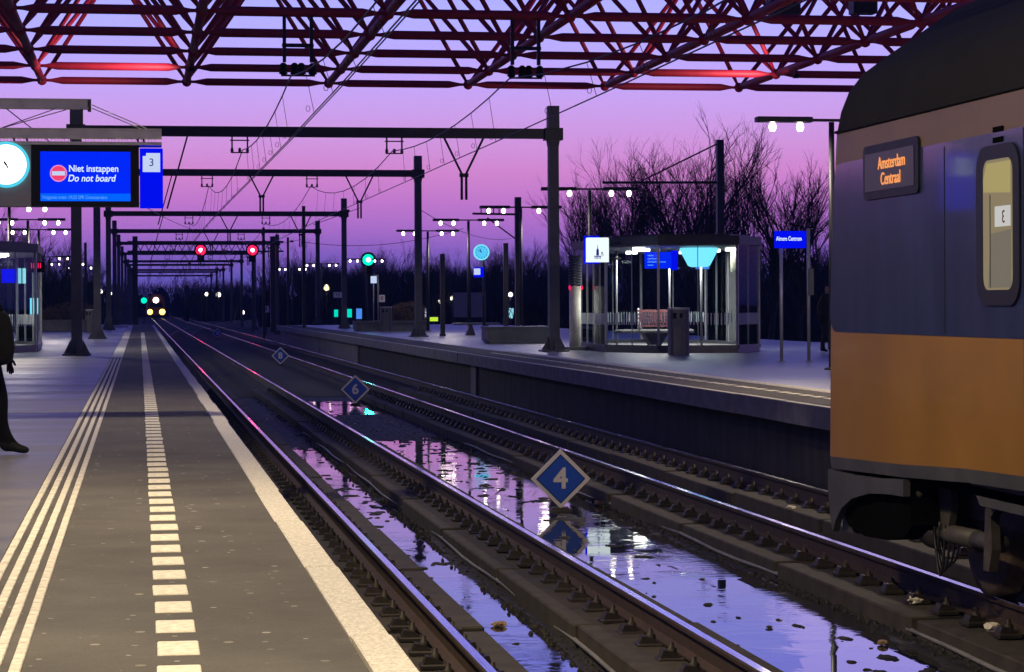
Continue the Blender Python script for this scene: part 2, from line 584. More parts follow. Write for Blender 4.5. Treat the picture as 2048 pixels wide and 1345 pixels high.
def text_mesh(body, size, extrude=0.004, shear=0.0, align='CENTER', space=1.0, sx=1.0, bold=0.0):
    """lettering standing upright in the xz plane, front towards -y"""
    cu = bpy.data.curves.new('lettering', 'FONT')
    cu.body = body
    cu.size = size
    cu.extrude = extrude
    cu.shear = shear
    cu.align_x = align
    cu.align_y = 'CENTER'
    cu.space_character = space
    o = bpy.data.objects.new('lettering', cu)
    COL.objects.link(o)
    dg = bpy.context.evaluated_depsgraph_get()
    me = bpy.data.meshes.new_from_object(o.evaluated_get(dg))
    bpy.data.objects.remove(o)
    bpy.data.curves.remove(cu)
    me.transform(Matrix.Scale(sx, 4, (1, 0, 0)))
    if bold:
        bm = bmesh.new()
        for k, (dx, dy) in enumerate(((-1, -1), (1, -1), (-1, 1), (1, 1), (0, 0))):
            tmp = me.copy()
            tmp.transform(Matrix.Translation((dx * bold, dy * bold, k * 0.0004)))
            bm.from_mesh(tmp)
            bpy.data.meshes.remove(tmp)
        bm.to_mesh(me)
        bm.free()
    me.transform(Matrix.Rotation(R(90), 4, 'X'))
    return me


def text(name, body, size, mat_, parent, loc, rz=0.0, **kw):
    me = text_mesh(body, size, **kw)
    me.materials.clear()
    me.materials.append(M[mat_])
    return link(name, me, parent, loc, (0, 0, rz))


def struct(o):
    o['kind'] = 'structure'
    return o


def light(kind, name, loc, energy, color=(1, 0.86, 0.66), parent=None, size=0.3, size_y=None, rot=(0, 0, 0), spot=None, blend=0.6):
    d = bpy.data.lights.new(name, kind)
    d.energy = energy
    d.color = color
    if kind == 'AREA':
        d.shape = 'RECTANGLE'
        d.size = size
        d.size_y = size_y or size
    else:
        d.shadow_soft_size = size
    if kind == 'SPOT':
        d.spot_size = spot or R(140)
        d.spot_blend = blend
    o = bpy.data.objects.new(name, d)
    COL.objects.link(o)
    if parent is not None:
        o.parent = parent
    o.location = loc
    o.rotation_euler = rot
    return o


# ================================================================== THE SETTING
def fbm(x, y, s, o=4):
    return mnoise.fractal(Vector((x * s, y * s, 3.7)), 1.0, 2.0, o)


g = MB()
g.add([(-1500, -200, -0.46), (1500, -200, -0.46), (1500, 3000, -0.46), (-1500, 3000, -0.46)], [(0, 1, 2, 3)])
struct(g.build('ground', 'ballast'))


def smooth01(a, b, t):
    t = max(0.0, min(1.0, (t - a) / (b - a)))
    return t * t * (3 - 2 * t)


def bumpf(t, a, b, e):
    return smooth01(a - e, a + e, t) * (1 - smooth01(b - e, b + e, t))


def mud_strip(name, x0, x1, y0, y1, dx, dy, wet):
    nx = int((x1 - x0) / dx) + 1
    ny = int((y1 - y0) / dy) + 1
    vs_, fs_ = [], []
    for j in range(ny + 1):
        y = y0 + (y1 - y0) * j / ny
        for i in range(nx + 1):
            x = x0 + (x1 - x0) * i / nx
            w = wet(x, y)
            f2 = fbm(x * 0.9 + 9, y * 0.75, 5.0, 4)
            h = 0.016 - 0.068 * w + 0.018 * fbm(x, y * 0.55, 1.9) + 0.012 * f2 + 0.16 * max(0.0, f2 - 0.40)
            h += 0.05 * max(0.0, fbm(x * 1.4 + 31, y * 1.1, 2.6, 3) - 0.30)
            if h > -0.004:
                h = -0.004 + 0.016 * math.tanh((h + 0.004) / 0.016)
            vs_.append((x, y, WATER + h))
    for j in range(ny):
        for i in range(nx):
            a = j * (nx + 1) + i
            fs_.append((a, a + 1, a + nx + 2, a + nx + 1))
    mb = MB()
    mb.add(vs_, fs_, 0, True)
    return struct(mb.build(name, 'mud'))


def wet_between(x, y):
    right = 5.42 + 0.10 * math.sin(y * 0.5) - 0.25 * (1 - smooth01(14.5, 19.0, y))
    big = bumpf(y, 8.0, 40.5, 2.2) * (1 - smooth01(right - 0.22, right + 0.05, x))
    big *= 1.0 - 0.46 * smooth01(24, 38, y)
    big *= 1.0 - 0.95 * math.exp(-((x - 4.79) / 0.30) ** 2 - ((y - 25.3) / 1.3) ** 2)
    far = 0.95 * bumpf(y, 50.5, 57.0, 0.9) * (1 - smooth01(5.2, 5.6, x))
    return max(big, far)


def wet_inner(x, y):
    near = bumpf(y, 8.0, 25.0, 1.4) * (1 - smooth01(2.78, 2.92, x + 0.05 * math.sin(y)))
    far = 0.9 * bumpf(y, 30.0, 38.0, 1.3)
    mid = 0.42 * bumpf(y, 24.0, 31.0, 1.0)
    return max(near, far, mid)


def wet_none(x, y):
    return 0.1 * fbm(x, y, 0.4)


mud_strip('mud_between_tracks', 3.84, 5.47, 9.0, 60.0, 0.022, 0.045, wet_between)
mud_strip('mud_in_near_track', 2.34, 2.97, 9.0, 60.0, 0.022, 0.045, wet_inner)
mud_strip('mud_in_far_track', 6.27, 6.95, 9.0, 64.0, 0.07, 0.15, wet_none)
for nm, x0, x1 in (('puddle_between_tracks', 3.84, 5.47), ('puddle_in_near_track', 2.34, 2.97)):
    w = MB()
    w.add([(x0, 9.0, WATER), (x1, 9.0, WATER), (x1, 60.0, WATER), (x0, 60.0, WATER)], [(0, 1, 2, 3)])
    struct(w.build(nm, 'water'))
bd = MB()   # ballast surface beyond the concrete track and beside it
for (x0, x1, y0, y1) in ((0.9, 8.7, 60.0, 420.0), (1.0, 1.48, -2, 64.0), (7.79, 8.7, -2, 64.0), (-40, 60, 420, 900), (-12, 0.9, 156, 420), (8.7, 60, 146, 420)):
    bd.add([(x0, y0, -0.33), (x1, y0, -0.33), (x1, y1, -0.33), (x0, y1, -0.33)], [(0, 1, 2, 3)])
struct(bd.build('ballast_bed', 'ballast'))

# loose stones along the rims of the puddles
rs = random.Random(9)
st = MB()
for i in range(5200):
    y = 9 + 51 * rs.random() ** 1.6
    x = rs.choice([rs.gauss(5.40, 0.06), rs.gauss(2.90, 0.05), rs.uniform(3.9, 5.4) if 40 < y < 50 else rs.gauss(5.42, 0.04), rs.uniform(6.3, 6.9), rs.uniform(1.1, 1.46)])
    if (2.36 < x < 2.96) or (3.86 < x < 5.46) or x < 1.47 or x > 6.28:
        r_ = rs.uniform(0.008, 0.026)
        z = WATER + (0.02 if x < 1.5 else 0.004) + r_ * 0.2
        a = rs.uniform(0, 6)
        p = [(x + r_ * rs.uniform(0.7, 1.2) * math.cos(a + q * 1.57), y + 1.2 * r_ * rs.uniform(0.7, 1.2) * math.sin(a + q * 1.57), z - r_ * 0.4) for q in range(4)]
        p += [(x + r_ * 0.5 * math.cos(a + q * 1.57), y + r_ * 0.6 * math.sin(a + q * 1.57), z + r_ * rs.uniform(0.4, 0.8)) for q in range(4)]
        st.add(p, [(4, 5, 6, 7)] + [(q, (q + 1) % 4, 4 + (q + 1) % 4, 4 + q) for q in range(4)])
tag(st.build('loose_stones', 'ballast'), 'loose dark stones along the puddle rims', 'stones', kind='stuff')

# ---- concrete blocks that carry the rails
RAILS = {'near track, platform side': 1.925, 'near track, puddle side': 3.415, 'far track, puddle side': 5.86, 'far track, wall side': 7.34}
bl = MB()
bl.bbox(-0.43, 0.43, 0.0, 3.49, -0.50, -0.20, 0.012)
block_me = bl.mesh('concrete_block', 'concrete_dark')
for nm, x in RAILS.items():
    base = MB()
    base.box(x - 0.41, x + 0.41, 3.0, 64.5, -0.52, -0.44)
    bed = struct(base.build('track_slab', 'concrete_dark'))
    k0 = 15.96 - 3.61 * 3
    for k in range(16):
        b_ = link('concrete_block', block_me, bed, (x + random.uniform(-0.008, 0.008), k0 + k * 3.61, random.uniform(-0.012, 0.010)),
                  (random.uniform(-0.002, 0.002), 0, random.uniform(-0.0015, 0.0015)))
for x, nm in ((2.99, 'a'), (5.44, 'b')):     # conduit lying against the blocks
    pb = MB()
    pts = [((x + 0.012 * math.sin(y * 0.8), y, WATER + 0.035 + 0.012 * math.sin(y * 1.7)), 0.018) for y in [8 + i * 0.8 for i in range(45)]]
    pb.path(pts, 6)
    o = pb.build('conduit', 'pipe')
    tag(o, 'thin grey conduit lying along the concrete blocks ' + ('inside the near track' if nm == 'a' else 'beside the wide puddle'), 'conduit')

# ---- rails with their fasteners
fm = MB()
fm.bbox(-0.085, 0.085, -0.075, 0.075, -0.2, -0.172, 0.008)
fm.prism([(-0.07, -0.172), (0.06, -0.172), (0.02, -0.135), (-0.05, -0.125)], -0.05, 0.05, 'y')
fm.lathe([(0.034, -0.172), (0.034, -0.12), (0.018, -0.112), (0.016, -0.082), (0.008, -0.078)], 6, (0.01, 0, 0))
fast_me = fm.mesh('fastener', 'fastener')
prof = [(-0.072, -0.17), (0.072, -0.17), (0.072, -0.158), (0.014, -0.138), (0.009, -0.05), (0.034, -0.035), (0.035, -0.012), (0.029, -0.002),
        (-0.029, -0.002), (-0.035, -0.012), (-0.034, -0.035), (-0.009, -0.05), (-0.014, -0.138), (-0.072, -0.158)]
for nm, x in RAILS.items():
    rb = MB()
    n = len(prof)
    ys = [2.0, 64.0, 420.0]
    vs_ = [(px, y, pz) for y in ys for px, pz in prof]
    fs_ = [(k * n + i, k * n + (i + 1) % n, (k + 1) * n + (i + 1) % n, (k + 1) * n + i) for k in range(2) for i in range(n)]
    rb.add(vs_, fs_ + [tuple(range(n))], 0)
    rb.box(-0.027, 0.027, 2.0, 420.0, -0.002, 0.0005, 1)
    rail = tag(rb.build('rail', ['rust', 'railtop'], None, (x, 0, 0)), 'long steel rail with polished head, ' + nm, 'rail', 'running rails')
    for k in range(150 if x < 5 else 140):
        y = 4.0 + 0.6017 * k
        if y > 60:
            break
        for s in (-1, 1):
            link('fastener', fast_me, rail, (s * 0.145, y + random.uniform(-0.01, 0.01), random.uniform(-0.003, 0.003)),
                 (0, 0, (0 if s < 0 else math.pi) + random.uniform(-0.08, 0.08)))
# switch rails in the distance
for i, (x0, y0, x1, y1, lb) in enumerate([(3.4, 150, 5.9, 215, 'diverging from the near track'), (1.95, 150, 4.4, 215, 'crossing the near track'),
                                          (7.3, 190, 16.0, 330, 'curving away to the right'), (5.9, 190, 14.5, 330, 'curving right beside its twin')]):
    sb = MB()
    pts = []
    for k in range(9):
        t = k / 8
        pts.append(((x0 + (x1 - x0) * (t * t * (1.6 - 0.6 * t)), y0 + (y1 - y0) * t, -0.06), 0.055))
    sb.path(pts, 6)
    tag(sb.build('switch_rail', 'rust'), 'distant switch rail ' + lb, 'rail')

# ---- left platform
pl = MB()
pl.box(-14, -0.70, -4, 156, -0.5, PZ, 0)
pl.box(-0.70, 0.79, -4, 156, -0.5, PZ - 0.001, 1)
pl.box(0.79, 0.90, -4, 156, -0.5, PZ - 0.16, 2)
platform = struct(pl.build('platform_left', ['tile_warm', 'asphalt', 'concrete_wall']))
em = MB()
em.bbox(0.792, 0.95, 0.0, 2.385, PZ - 0.16, PZ + 0.004, 0.006)
edge_me = em.mesh('edge_slab', 'edge_white')
k = 0
y = -3.0
while y < 153:
    link('edge_slab', edge_me, platform, (random.choice([0, 0, 0.006, -0.008, 0.012]), y, random.uniform(-0.002, 0.002)))
    y += 2.4
dm = MB()
dm.bbox(0.057, 0.212, 0.0, 0.335, PZ - 0.002, PZ + 0.005, 0.004)
dash_me = dm.mesh('marking_block', 'marking')
for k in range(180):
    y = 8.02 - 0.6 * 8 + 0.6 * k
    if y > 110:
        break
    link('marking_block', dash_me, platform, (random.uniform(-0.004, 0.004), y, 0), (0, 0, random.uniform(-0.008, 0.008)))
tm = MB()
for i in range(4):
    x0 = -0.69 + i * 0.0765
    tm.bbox(x0, x0 + 0.042, 0.013, 0.387, PZ - 0.004, PZ + 0.009, 0.004)
tile_me = tm.mesh('guide_tile', 'guide')
for k in range(138):
    y = 3.0 + 0.4 * k
    link('guide_tile', tile_me, platform, (random.uniform(-0.0007, 0.0007), y, random.uniform(-0.001, 0.0005)), (0, 0, 0))
gt = MB()   # farther on the guide strip is a plain pale band
gt.box(-0.69, -0.415, 58.2, 150, PZ, PZ + 0.006)
gt.build('guide_band', 'guide', platform)
for (y0, y1, nm, mt) in ((57.2, 57.8, 'paving_band', 'tile_dark'), (136, 150, 'paving_band', 'concrete')):
    q = MB()
    q.box(-14, -0.702, y0, y1, PZ + 0.002, PZ + 0.004)
    q.build(nm, mt, platform)

# ---- right platform
RX = 8.25
pr = MB()
pr.box(RX + 0.16, 21.5, 2, 145, 0.50, PZ, 0)
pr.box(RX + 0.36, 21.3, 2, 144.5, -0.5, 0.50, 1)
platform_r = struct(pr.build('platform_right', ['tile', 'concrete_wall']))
em = MB()
em.bbox(RX, RX + 0.159, 0.0, 2.385, 0.49, PZ + 0.003, 0.006)
em.box(RX + 0.02, RX + 0.10, 0.02, 2.36, PZ + 0.0031, PZ + 0.006, 1)
edge_r = em.mesh('edge_slab', ['concrete', 'edge_white'])
y = 3.0
while y < 142:
    link('edge_slab', edge_r, platform_r, (random.choice([0, 0, 0.006, -0.008]), y, random.uniform(-0.002, 0.002)))
    y += 2.4
dm = MB()
dm.bbox(RX + 0.74, RX + 0.90, 0.0, 0.335, PZ - 0.002, PZ + 0.006, 0.004)
dash_r = dm.mesh('marking_block', 'marking')
y = 14.0
while y < 60:
    link('marking_block', dash_r, platform_r, (0, y, 0), (0, 0, random.uniform(-0.008, 0.008)))
    y += 0.6
sb = MB()
sb.box(RX + 0.17, RX + 1.34, 2, 144.8, PZ + 0.001, PZ + 0.004)
sb.build('asphalt_strip', 'asphalt', platform_r)
tm = MB()
for i in range(4):
    x0 = RX + 1.36 + i * 0.0765
    tm.bbox(x0, x0 + 0.042, 0.013, 0.387, PZ - 0.004, PZ + 0.009, 0.004)
tile_r = tm.mesh('guide_tile', 'guide')
y = 14.0
while y < 62:
    link('guide_tile', tile_r, platform_r, (0, y, 0))
    y += 0.4
pm = MB()   # pale pier heads in the wall under the edge
for y in (59.2, 92, 112):
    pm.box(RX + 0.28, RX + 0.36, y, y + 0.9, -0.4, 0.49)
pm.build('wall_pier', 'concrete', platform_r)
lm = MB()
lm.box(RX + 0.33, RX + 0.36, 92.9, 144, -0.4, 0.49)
lm.build('wall_facing', 'concrete', platform_r)

# ================================================================== RED CANOPY (space frame)
GS = 3.31
CZ = 7.25
CH = GS / math.sqrt(2)


def member(r):
    b = MB()
    b.path([((0, 0, 0.09), 0.032), ((0, 0, 0.20), 0.036), ((0, 0, 0.46), r), ((0, 0, GS / 2), r), ((0, 0, GS - 0.46), r), ((0, 0, GS - 0.20), 0.036), ((0, 0, GS - 0.09), 0.032)], 10)
    return b.mesh('tube', 'red')


chord_me, diag_me = member(0.088), member(0.052)
nb = MB()
nb.lathe([(0.03, -0.115), (0.085, -0.085), (0.115, -0.02), (0.115, 0.03), (0.08, 0.09), (0.03, 0.115)], 10)
node_me = nb.mesh('node_ball', 'red')
canopy = thing('station_canopy', 'red tubular space frame canopy spanning the tracks overhead', 'canopy', (0, 0, 0))


def span(name, me, a, b):
    a, b = Vector(a), Vector(b)
    q = (b - a).to_track_quat('Z', 'Y')
    return link(name, me, canopy, a, q.to_euler())


IX, JY = range(-2, 8), range(0, 9)


def low(i, j):
    return (-2.2 + GS * i, 54.7 - GS * j, CZ)


def upp(i, j):
    return (-2.2 + GS * (i + 0.5), 54.7 - GS * (j + 0.5), CZ + CH)


for i in IX:
    for j in JY:
        link('node_ball', node_me, canopy, low(i, j))
        if i + 1 in IX:
            span('chord_tube', chord_me, low(i, j), low(i + 1, j))
        if j + 1 in JY:
            span('chord_tube', chord_me, low(i, j), low(i, j + 1))
        if i + 1 in IX and j + 1 in JY:
            link('node_ball', node_me, canopy, upp(i, j))
            for a, b in ((0, 0), (1, 0), (0, 1), (1, 1)):
                span('diagonal_tube', diag_me, low(i + a, j + b), upp(i, j))
            if i + 2 in IX:
                span('upper_tube', diag_me, upp(i, j), upp(i + 1, j))
            if j + 2 in JY:
                span('upper_tube', diag_me, upp(i, j), upp(i, j + 1))
for i, j in ((-2, 1), (-2, 7), (7, 1), (7, 7)):      # columns stand outside the picture
    x, y, z = low(i, j)
    cb = MB()
    cb.path([((x, y, PZ if True else 0), 0.2), ((x, y, CZ - 0.1), 0.2)], 14)
    cb.build('column', 'red', canopy)
# dark equipment boxes among the tubes
for (x, y, z, sx, sz, lb) in ((12.3, 43.5, 7.95, 0.3, 0.34, 'dark loudspeaker box among the red canopy tubes, left of the pair'), (13.9, 43.5, 7.9, 0.24, 0.26, 'small dark box among the red canopy tubes near the train')):
    b = MB()
    b.bbox(-sx, sx, -0.2, 0.2, -sz, sz, 0.03)
    b.box(-0.03, 0.03, -0.03, 0.03, sz, sz + 1.0)
    tag(b.build('equipment_box', 'steel_dark', None, (x, y, z)), lb, 'box')


def hanger(parent, x, z, drop=0.42, name='hanger', m='steel_dark'):
    """box shaped catenary hanger with three insulators, below z"""
    b = MB()
    for s in (-1, 1):
        b.box(x - s * 0.2 - 0.02, x - s * 0.2 + 0.02, -0.03, 0.03, z - drop, z)
    b.box(x - 0.25, x + 0.25, -0.02, 0.02, z - 0.13, z - 0.10)
    for s in (-0.2, 0, 0.2):
        b.lathe([(0.03, 0), (0.05, 0.02), (0.03, 0.04), (0.05, 0.06), (0.03, 0.08), (0.045, 0.1), (0.02, 0.13)], 8, (x + s, 0, z - drop - 0.02))
    b.box(x - 0.22, x + 0.22, -0.02, 0.02, z - drop - 0.03, z - drop)
    return b.build(name, m, parent)


for x, lb in ((2.8, 'over the near track'), (6.9, 'over the far track')):
    t = thing('canopy_hanger', 'dark catenary hanger with insulators under the red canopy ' + lb, 'hanger', (x, 41.4, 0))
    b = MB()
    for s in (-0.24, 0.24):
        b.box(s - 0.03, s + 0.03, -0.04, 0.04, 6.35, 7.17)
    b.box(-0.28, 0.28, -0.05, 0.05, 6.62, 6.68)
    b.build('drop_frame', 'steel_dark', t)
    b = MB()
    for s in (-0.26, -0.06, 0.06, 0.26):
        b.lathe([(0.03, 0), (0.085, 0.03), (0.05, 0.07), (0.085, 0.1), (0.05, 0.14), (0.085, 0.17), (0.03, 0.22)], 8, (s, 0, 6.12))
    b.box(-0.3, 0.3, -0.03, 0.03, 6.1, 6.13)
    b.build('insulator', 'black', t)

# ================================================================== CATENARY GANTRIES
XL, XR = -1.6, 10.8


def gantry_parts(t, xl, xr, bz, tl, tr, feet=True, base=PZ):
    for x, top in ((xl, tl), (xr, tr)):
        b = MB()
        w = 0.14
        b.add([(x + s * w * k, u * w * k, z) for z, k in ((base, 1.0), (3.0, 0.97), (bz - 0.35, 0.93), (bz - 0.2, 1.1), (top, 1.06)) for s, u in ((-1, -1), (1, -1), (1, 1), (-1, 1))],
              [(4 * k + i, 4 * k + (i + 1) % 4, 4 * k + 4 + (i + 1) % 4, 4 * k + 4 + i) for k in range(4) for i in range(4)] + [(16, 17, 18, 19)])
        mast = b.build('mast', 'steel', t)
        if feet:
            f = MB()
            f.bbox(x - 0.36, x + 0.36, -0.36, 0.36, base, base + 0.05, 0.01)
            for a in range(4):
                c, s = math.cos(a * math.pi / 2), math.sin(a * math.pi / 2)
                p = [(0.13, 0.05), (0.33, 0.05), (0.15, 0.42)]
                f.add([(x + c * u - s * v, s * u + c * v, base + z) for v in (-0.015, 0.015) for u, z in p], [(0, 1, 2), (5, 4, 3), (0, 3, 4, 1), (1, 4, 5, 2)])
            f.build('foot_plate', 'steel', mast)
        c_ = MB()
        c_.box(x - 0.24, x + 0.24, -0.2, 0.2, bz - 0.16, bz + 0.16)
        c_.build('clamp', 'steel_dark', mast)
    b = MB()
    b.box(xl - 0.2, xr + 0.2, -0.11, 0.11, bz - 0.12, bz + 0.12)
    b.box(xl - 0.2, xr + 0.2, -0.13, 0.13, bz + 0.12, bz + 0.14)
    b.build('beam', 'steel_dark', t)


def v_bracket(t, x, z, half, d1, d2):
    b = MB()
    for s in (-1, 1):
        b.tube((x + s * half, 0, z), (x + s * 0.04, 0, z - d1), 0.03, n=6)
        b.tube((x + s * 0.06, 0, z - d1 + 0.03), (x + s * 0.06, 0, z - d2), 0.035, n=6)
    b.box(x - 0.12, x + 0.12, -0.03, 0.03, z - d1 - 0.05, z - d1 + 0.05)
    b.build('drop_bracket', 'steel_dark', t)


def steady_arm(t, x0, z0, x1, z1, ins=True):
    b = MB()
    b.tube((x0, 0, z0), (x1, 0, z1), 0.022, n=6)
    b.build('steady_arm', 'steel_dark', t)


GANT = [(61.0, 6.55, 7.3, 7.3, 'nearest catenary gantry, its beam crossing just below the canopy'),
        (90.6, 7.15, 7.85, 7.85, 'second catenary gantry from the camera'),
        (124.0, 6.86, 7.7, 7.7, 'third catenary gantry from the camera'),
        (154.5, 6.9, 7.6, 7.6, 'fourth catenary gantry from the camera, before the red signals'),
        (185.0, 6.9, 7.6, 7.6, 'fifth catenary gantry from the camera, just before the signal bridge')]
far_g = None
SUP = [(41.4, 6.1), (61.0, 6.08)]
for k, (D, bz, tl, tr, lb) in enumerate(GANT):
    t = thing('catenary_gantry', 'grey steel ' + lb, 'gantry', (0, D, 0), 0, 'catenary gantries over the tracks')
    gantry_parts(t, XL, XR + (0.1 if k == 0 else 0.9 if k == 3 else 0), bz, tl, tr, base=PZ if k < 4 else -0.4)
    for x in (2.6, 6.65):
        hanger(t, x, bz - 0.1)
    v_bracket(t, 8.5, bz - 0.1, 0.53, 1.0, 1.65)
    if k:
        v_bracket(t, 4.7, bz - 0.1, 0.45, 0.8, 1.5)
    steady_arm(t, 1.28, bz, 0.72, bz - 2.0)
    if k:
        b = MB()       # level stay with an insulator
        b.tube((8.5, 0, bz - 1.35), (6.7, 0, 5.15), 0.012, n=5)
        b.lathe([(0.02, 0), (0.06, 0.03), (0.04, 0.06), (0.06, 0.1), (0.04, 0.13), (0.06, 0.17), (0.02, 0.22)], 8, (7.9, 0, bz - 1.45), 'x')
        b.build('pull_off', 'steel_dark', t)
    SUP.append((D, bz - 0.5)) if k else None
    far_g = t
ORD = ['sixth', 'seventh', 'eighth', 'ninth', 'tenth', 'eleventh']
for k in range(6):
    D = 222.0 + 31 * k
    c = copy_tree(far_g)
    c.location = (0.0 + 0.12 * k, D, -0.15 * (k % 2))
    c['label'] = 'far grey catenary gantry, %s from the camera' % ORD[k]
    SUP.append((D, 6.4))

# overhead lines: contact wire, messenger wire and droppers
for x, lb in ((2.67, 'near track'), (6.6, 'far track')):
    t = thing('overhead_line', 'overhead contact line with droppers above the ' + lb, 'wire', (x, 0, 0))
    b = MB()
    b.path([((0.12 * math.sin(y * 0.05), y, 5.12), 0.011) for y in range(-4, 401, 12)], 5)
    b.build('contact_wire', 'wire', t)
    b = MB()
    b.path([((0.07 + 0.12 * math.sin(y * 0.05), y, 5.15), 0.010) for y in range(-4, 401, 12)], 5)
    b.build('contact_wire', 'wire', t)
    sup = [(12.0, 6.1)] + SUP
    pts, dr = [((0, -4, 5.9), 0.014)], []
    for (y0, z0), (y1, z1) in zip(sup[:-1], sup[1:]):
        for q in range(8):
            u = q / 8
            L = y1 - y0
            z = z0 + (z1 - z0) * u - 4 * u * (1 - u) * min(0.62, 0.00075 * L * L)
            pts.append(((0, y0 + L * u, z), 0.014))
            if q and y0 < 130:
                dr.append((y0 + L * u, z))
    pts.append(((0, sup[-1][0], sup[-1][1]), 0.014))
    b = MB()
    b.path(pts, 5)
    b.build('messenger_wire', 'wire', t)
    for y, z in dr:
        b = MB()
        b.tube((0, y, z), (0.03 + 0.12 * math.sin(y * 0.05), y, 5.13), 0.006, n=4)
        b.path([((0.04 + 0.035 * math.cos(a), y, 5.22 + 0.05 * math.sin(a)), 0.006) for a in [i * 1.05 for i in range(7)]], 4)
        b.build('dropper', 'wire', t)
for (p0, p1, lb) in (((-4.2, 40, 7.0), (3.0, 130, 6.2), 'sagging feeder wire crossing at the upper left'), ((10.9, 92, 5.9), (24, 150, 6.3), 'sagging feeder wire between the far lamps and the big tree'),
                     ((16.4, 118, 5.9), (8.5, 124, 5.4), 'cross wire running to the mast behind the clock')):
    b = MB()
    b.path([(Vector(p0).lerp(Vector(p1), i / 10) - Vector((0, 0, 2.0 * (i / 10) * (1 - i / 10))), 0.014) for i in range(11)], 5)
    tag(b.build('feeder_wire', 'wire'), lb, 'wire')

# free standing masts of the tracks beyond the right platform
for (x, D, z, arm, lb) in ((16.3, 100.0, 6.68, -1.9, 'dark catenary mast with one arm behind the clock'), (21.55, 85.0, 8.16, -3.0, 'tall dark catenary mast rising behind the glass shelter')):
    t = thing('catenary_mast', lb, 'mast', (x, D, 0))
    b = MB()
    b.box(-0.13, 0.13, -0.13, 0.13, -0.4, z)
    b.build('mast', 'steel_dark', t)
    b = MB()
    if arm < -2.5:
        b.tube((0, 0, z - 1.6), (arm - 1.5, 0, z - 1.62), 0.05, n=8)
        b.tube((0, 0, z - 0.1), (arm, 0, z - 1.55), 0.03, n=6)
    else:
        b.tube((0, 0, z - 0.75), (-2.0, 0, z - 0.72), 0.05, n=8)
        b.tube((0, 0, z - 1.9), (-1.35, 0, z - 0.9), 0.03, n=6)
    b.build('arm', 'steel_dark', t)
    if arm > -2.5:
        for x_ in (-0.95, -1.5):
            q = MB()
            for s in (-0.12, 0.12):
                q.box(x_ + s - 0.02, x_ + s + 0.02, -0.03, 0.03, z - 0.7, z - 0.42)
            q.box(x_ - 0.15, x_ + 0.15, -0.03, 0.03, z - 0.46, z - 0.42)
            q.build('bracket', 'steel_dark', t)
for (x, D, z, lb) in ((14.1, 89.5, 4.4, 'short dark post right of the lit clock'), (12.0, 92.5, 4.05, 'short dark post left of the lit clock'), (9.0, 129, 7.5, 'dark mast left of the mast with the number plate'),
                      (8.2, 156, 7.2, 'dark mast near the right red signal'), (11.9, 189, 7.5, 'dark mast right of the signal bridge'), (-3.6, 160, 6.3, 'slim dark mast between the left lamp posts')):
    b = MB()
    b.box(-0.09, 0.09, -0.09, 0.09, PZ if D < 140 else -0.4, z)
    b.box(-0.12, 0.12, -0.12, 0.12, PZ if D < 140 else -0.4, (PZ if D < 140 else -0.4) + 0.08)
    tag(b.build('line_post', 'steel_dark', None, (x, D, 0)), lb, 'mast')

# ---- signal bridge with the two red signals
sg = thing('signal_bridge', 'dark lattice signal bridge over the tracks carrying two red signals', 'signal bridge', (0, 200, 0))
for x in (-0.35, 11.3):
    b = MB()
    b.box(x - 0.22, x + 0.22, -0.22, 0.22, -0.4, 7.9)
    b.build('mast', 'steel_dark', sg)
b = MB()
b.box(-1.0, 12.2, -0.3, 0.3, 7.35, 7.5)
b.box(-1.0, 12.2, -0.3, 0.3, 6.55, 6.68)
b.build('boom', 'steel_dark', sg)
for i in range(18):
    x = -0.6 + i * 0.7
    q = MB()
    q.tube((x, -0.25, 6.68), (x + 0.35, -0.25, 7.35), 0.035, n=5)
    q.tube((x + 0.35, -0.25, 7.35), (x + 0.7, -0.25, 6.68), 0.035, n=5)
    q.build('lattice_bar', 'steel_dark', sg)


def signal(x, D, z, col, core, lb, r=0.42, post=True, base=-0.4, back=True):
    t = thing('signal', lb, 'signal', (x, D, z))
    b = MB()
    if back:
        b.lathe([(r * 1.35, 0.0), (r * 1.35, 0.12), (r * 0.9, 0.3)], 20, (0, 0, 0.1), 'y')
        b.box(-0.3, 0.3, 0.05, 0.3, -0.9, 0.1)
    b.build('backboard', 'black', t)
    b = MB()
    b.lathe([(r, 0.0), (r * 0.9, -0.06), (r * 0.4, -0.1)], 20, (0, -0.005, 0.1), 'y')
    b.build('lens', col, t)
    b = MB()
    b.lathe([(r * 0.42, 0), (r * 0.3, -0.05), (r * 0.1, -0.07)], 14, (0, -0.11, 0.1), 'y')
    b.build('lamp_core', core, t)
    b = MB()
    b.prism([(r * 1.3 * math.cos(a), r * 1.3 * math.sin(a)) for a in [i * math.pi / 8 for i in range(9)]] + [(r * 1.22 * math.cos(a), r * 1.22 * math.sin(a)) for a in [i * math.pi / 8 for i in range(8, -1, -1)]], -0.3, 0.1, 'y')
    o = b.build('hood', 'black', t, (0, 0, 0.12))
    if core in ('e_core', 'e_gcore'):
        light('SPOT', 'signal_light', (x, D - 0.5, z + 0.1), 260, (1.0, 0.01, 0.08) if core == 'e_core' else (0.0, 1.0, 0.62), None, 0.3, rot=(R(86), 0, R(180)), spot=R(50), blend=0.5)
    if post:
        b = MB()
        b.box(-0.07, 0.07, 0.08, 0.22, base - z, -0.6)
        b.build('post', 'steel_dark', t)
    return t


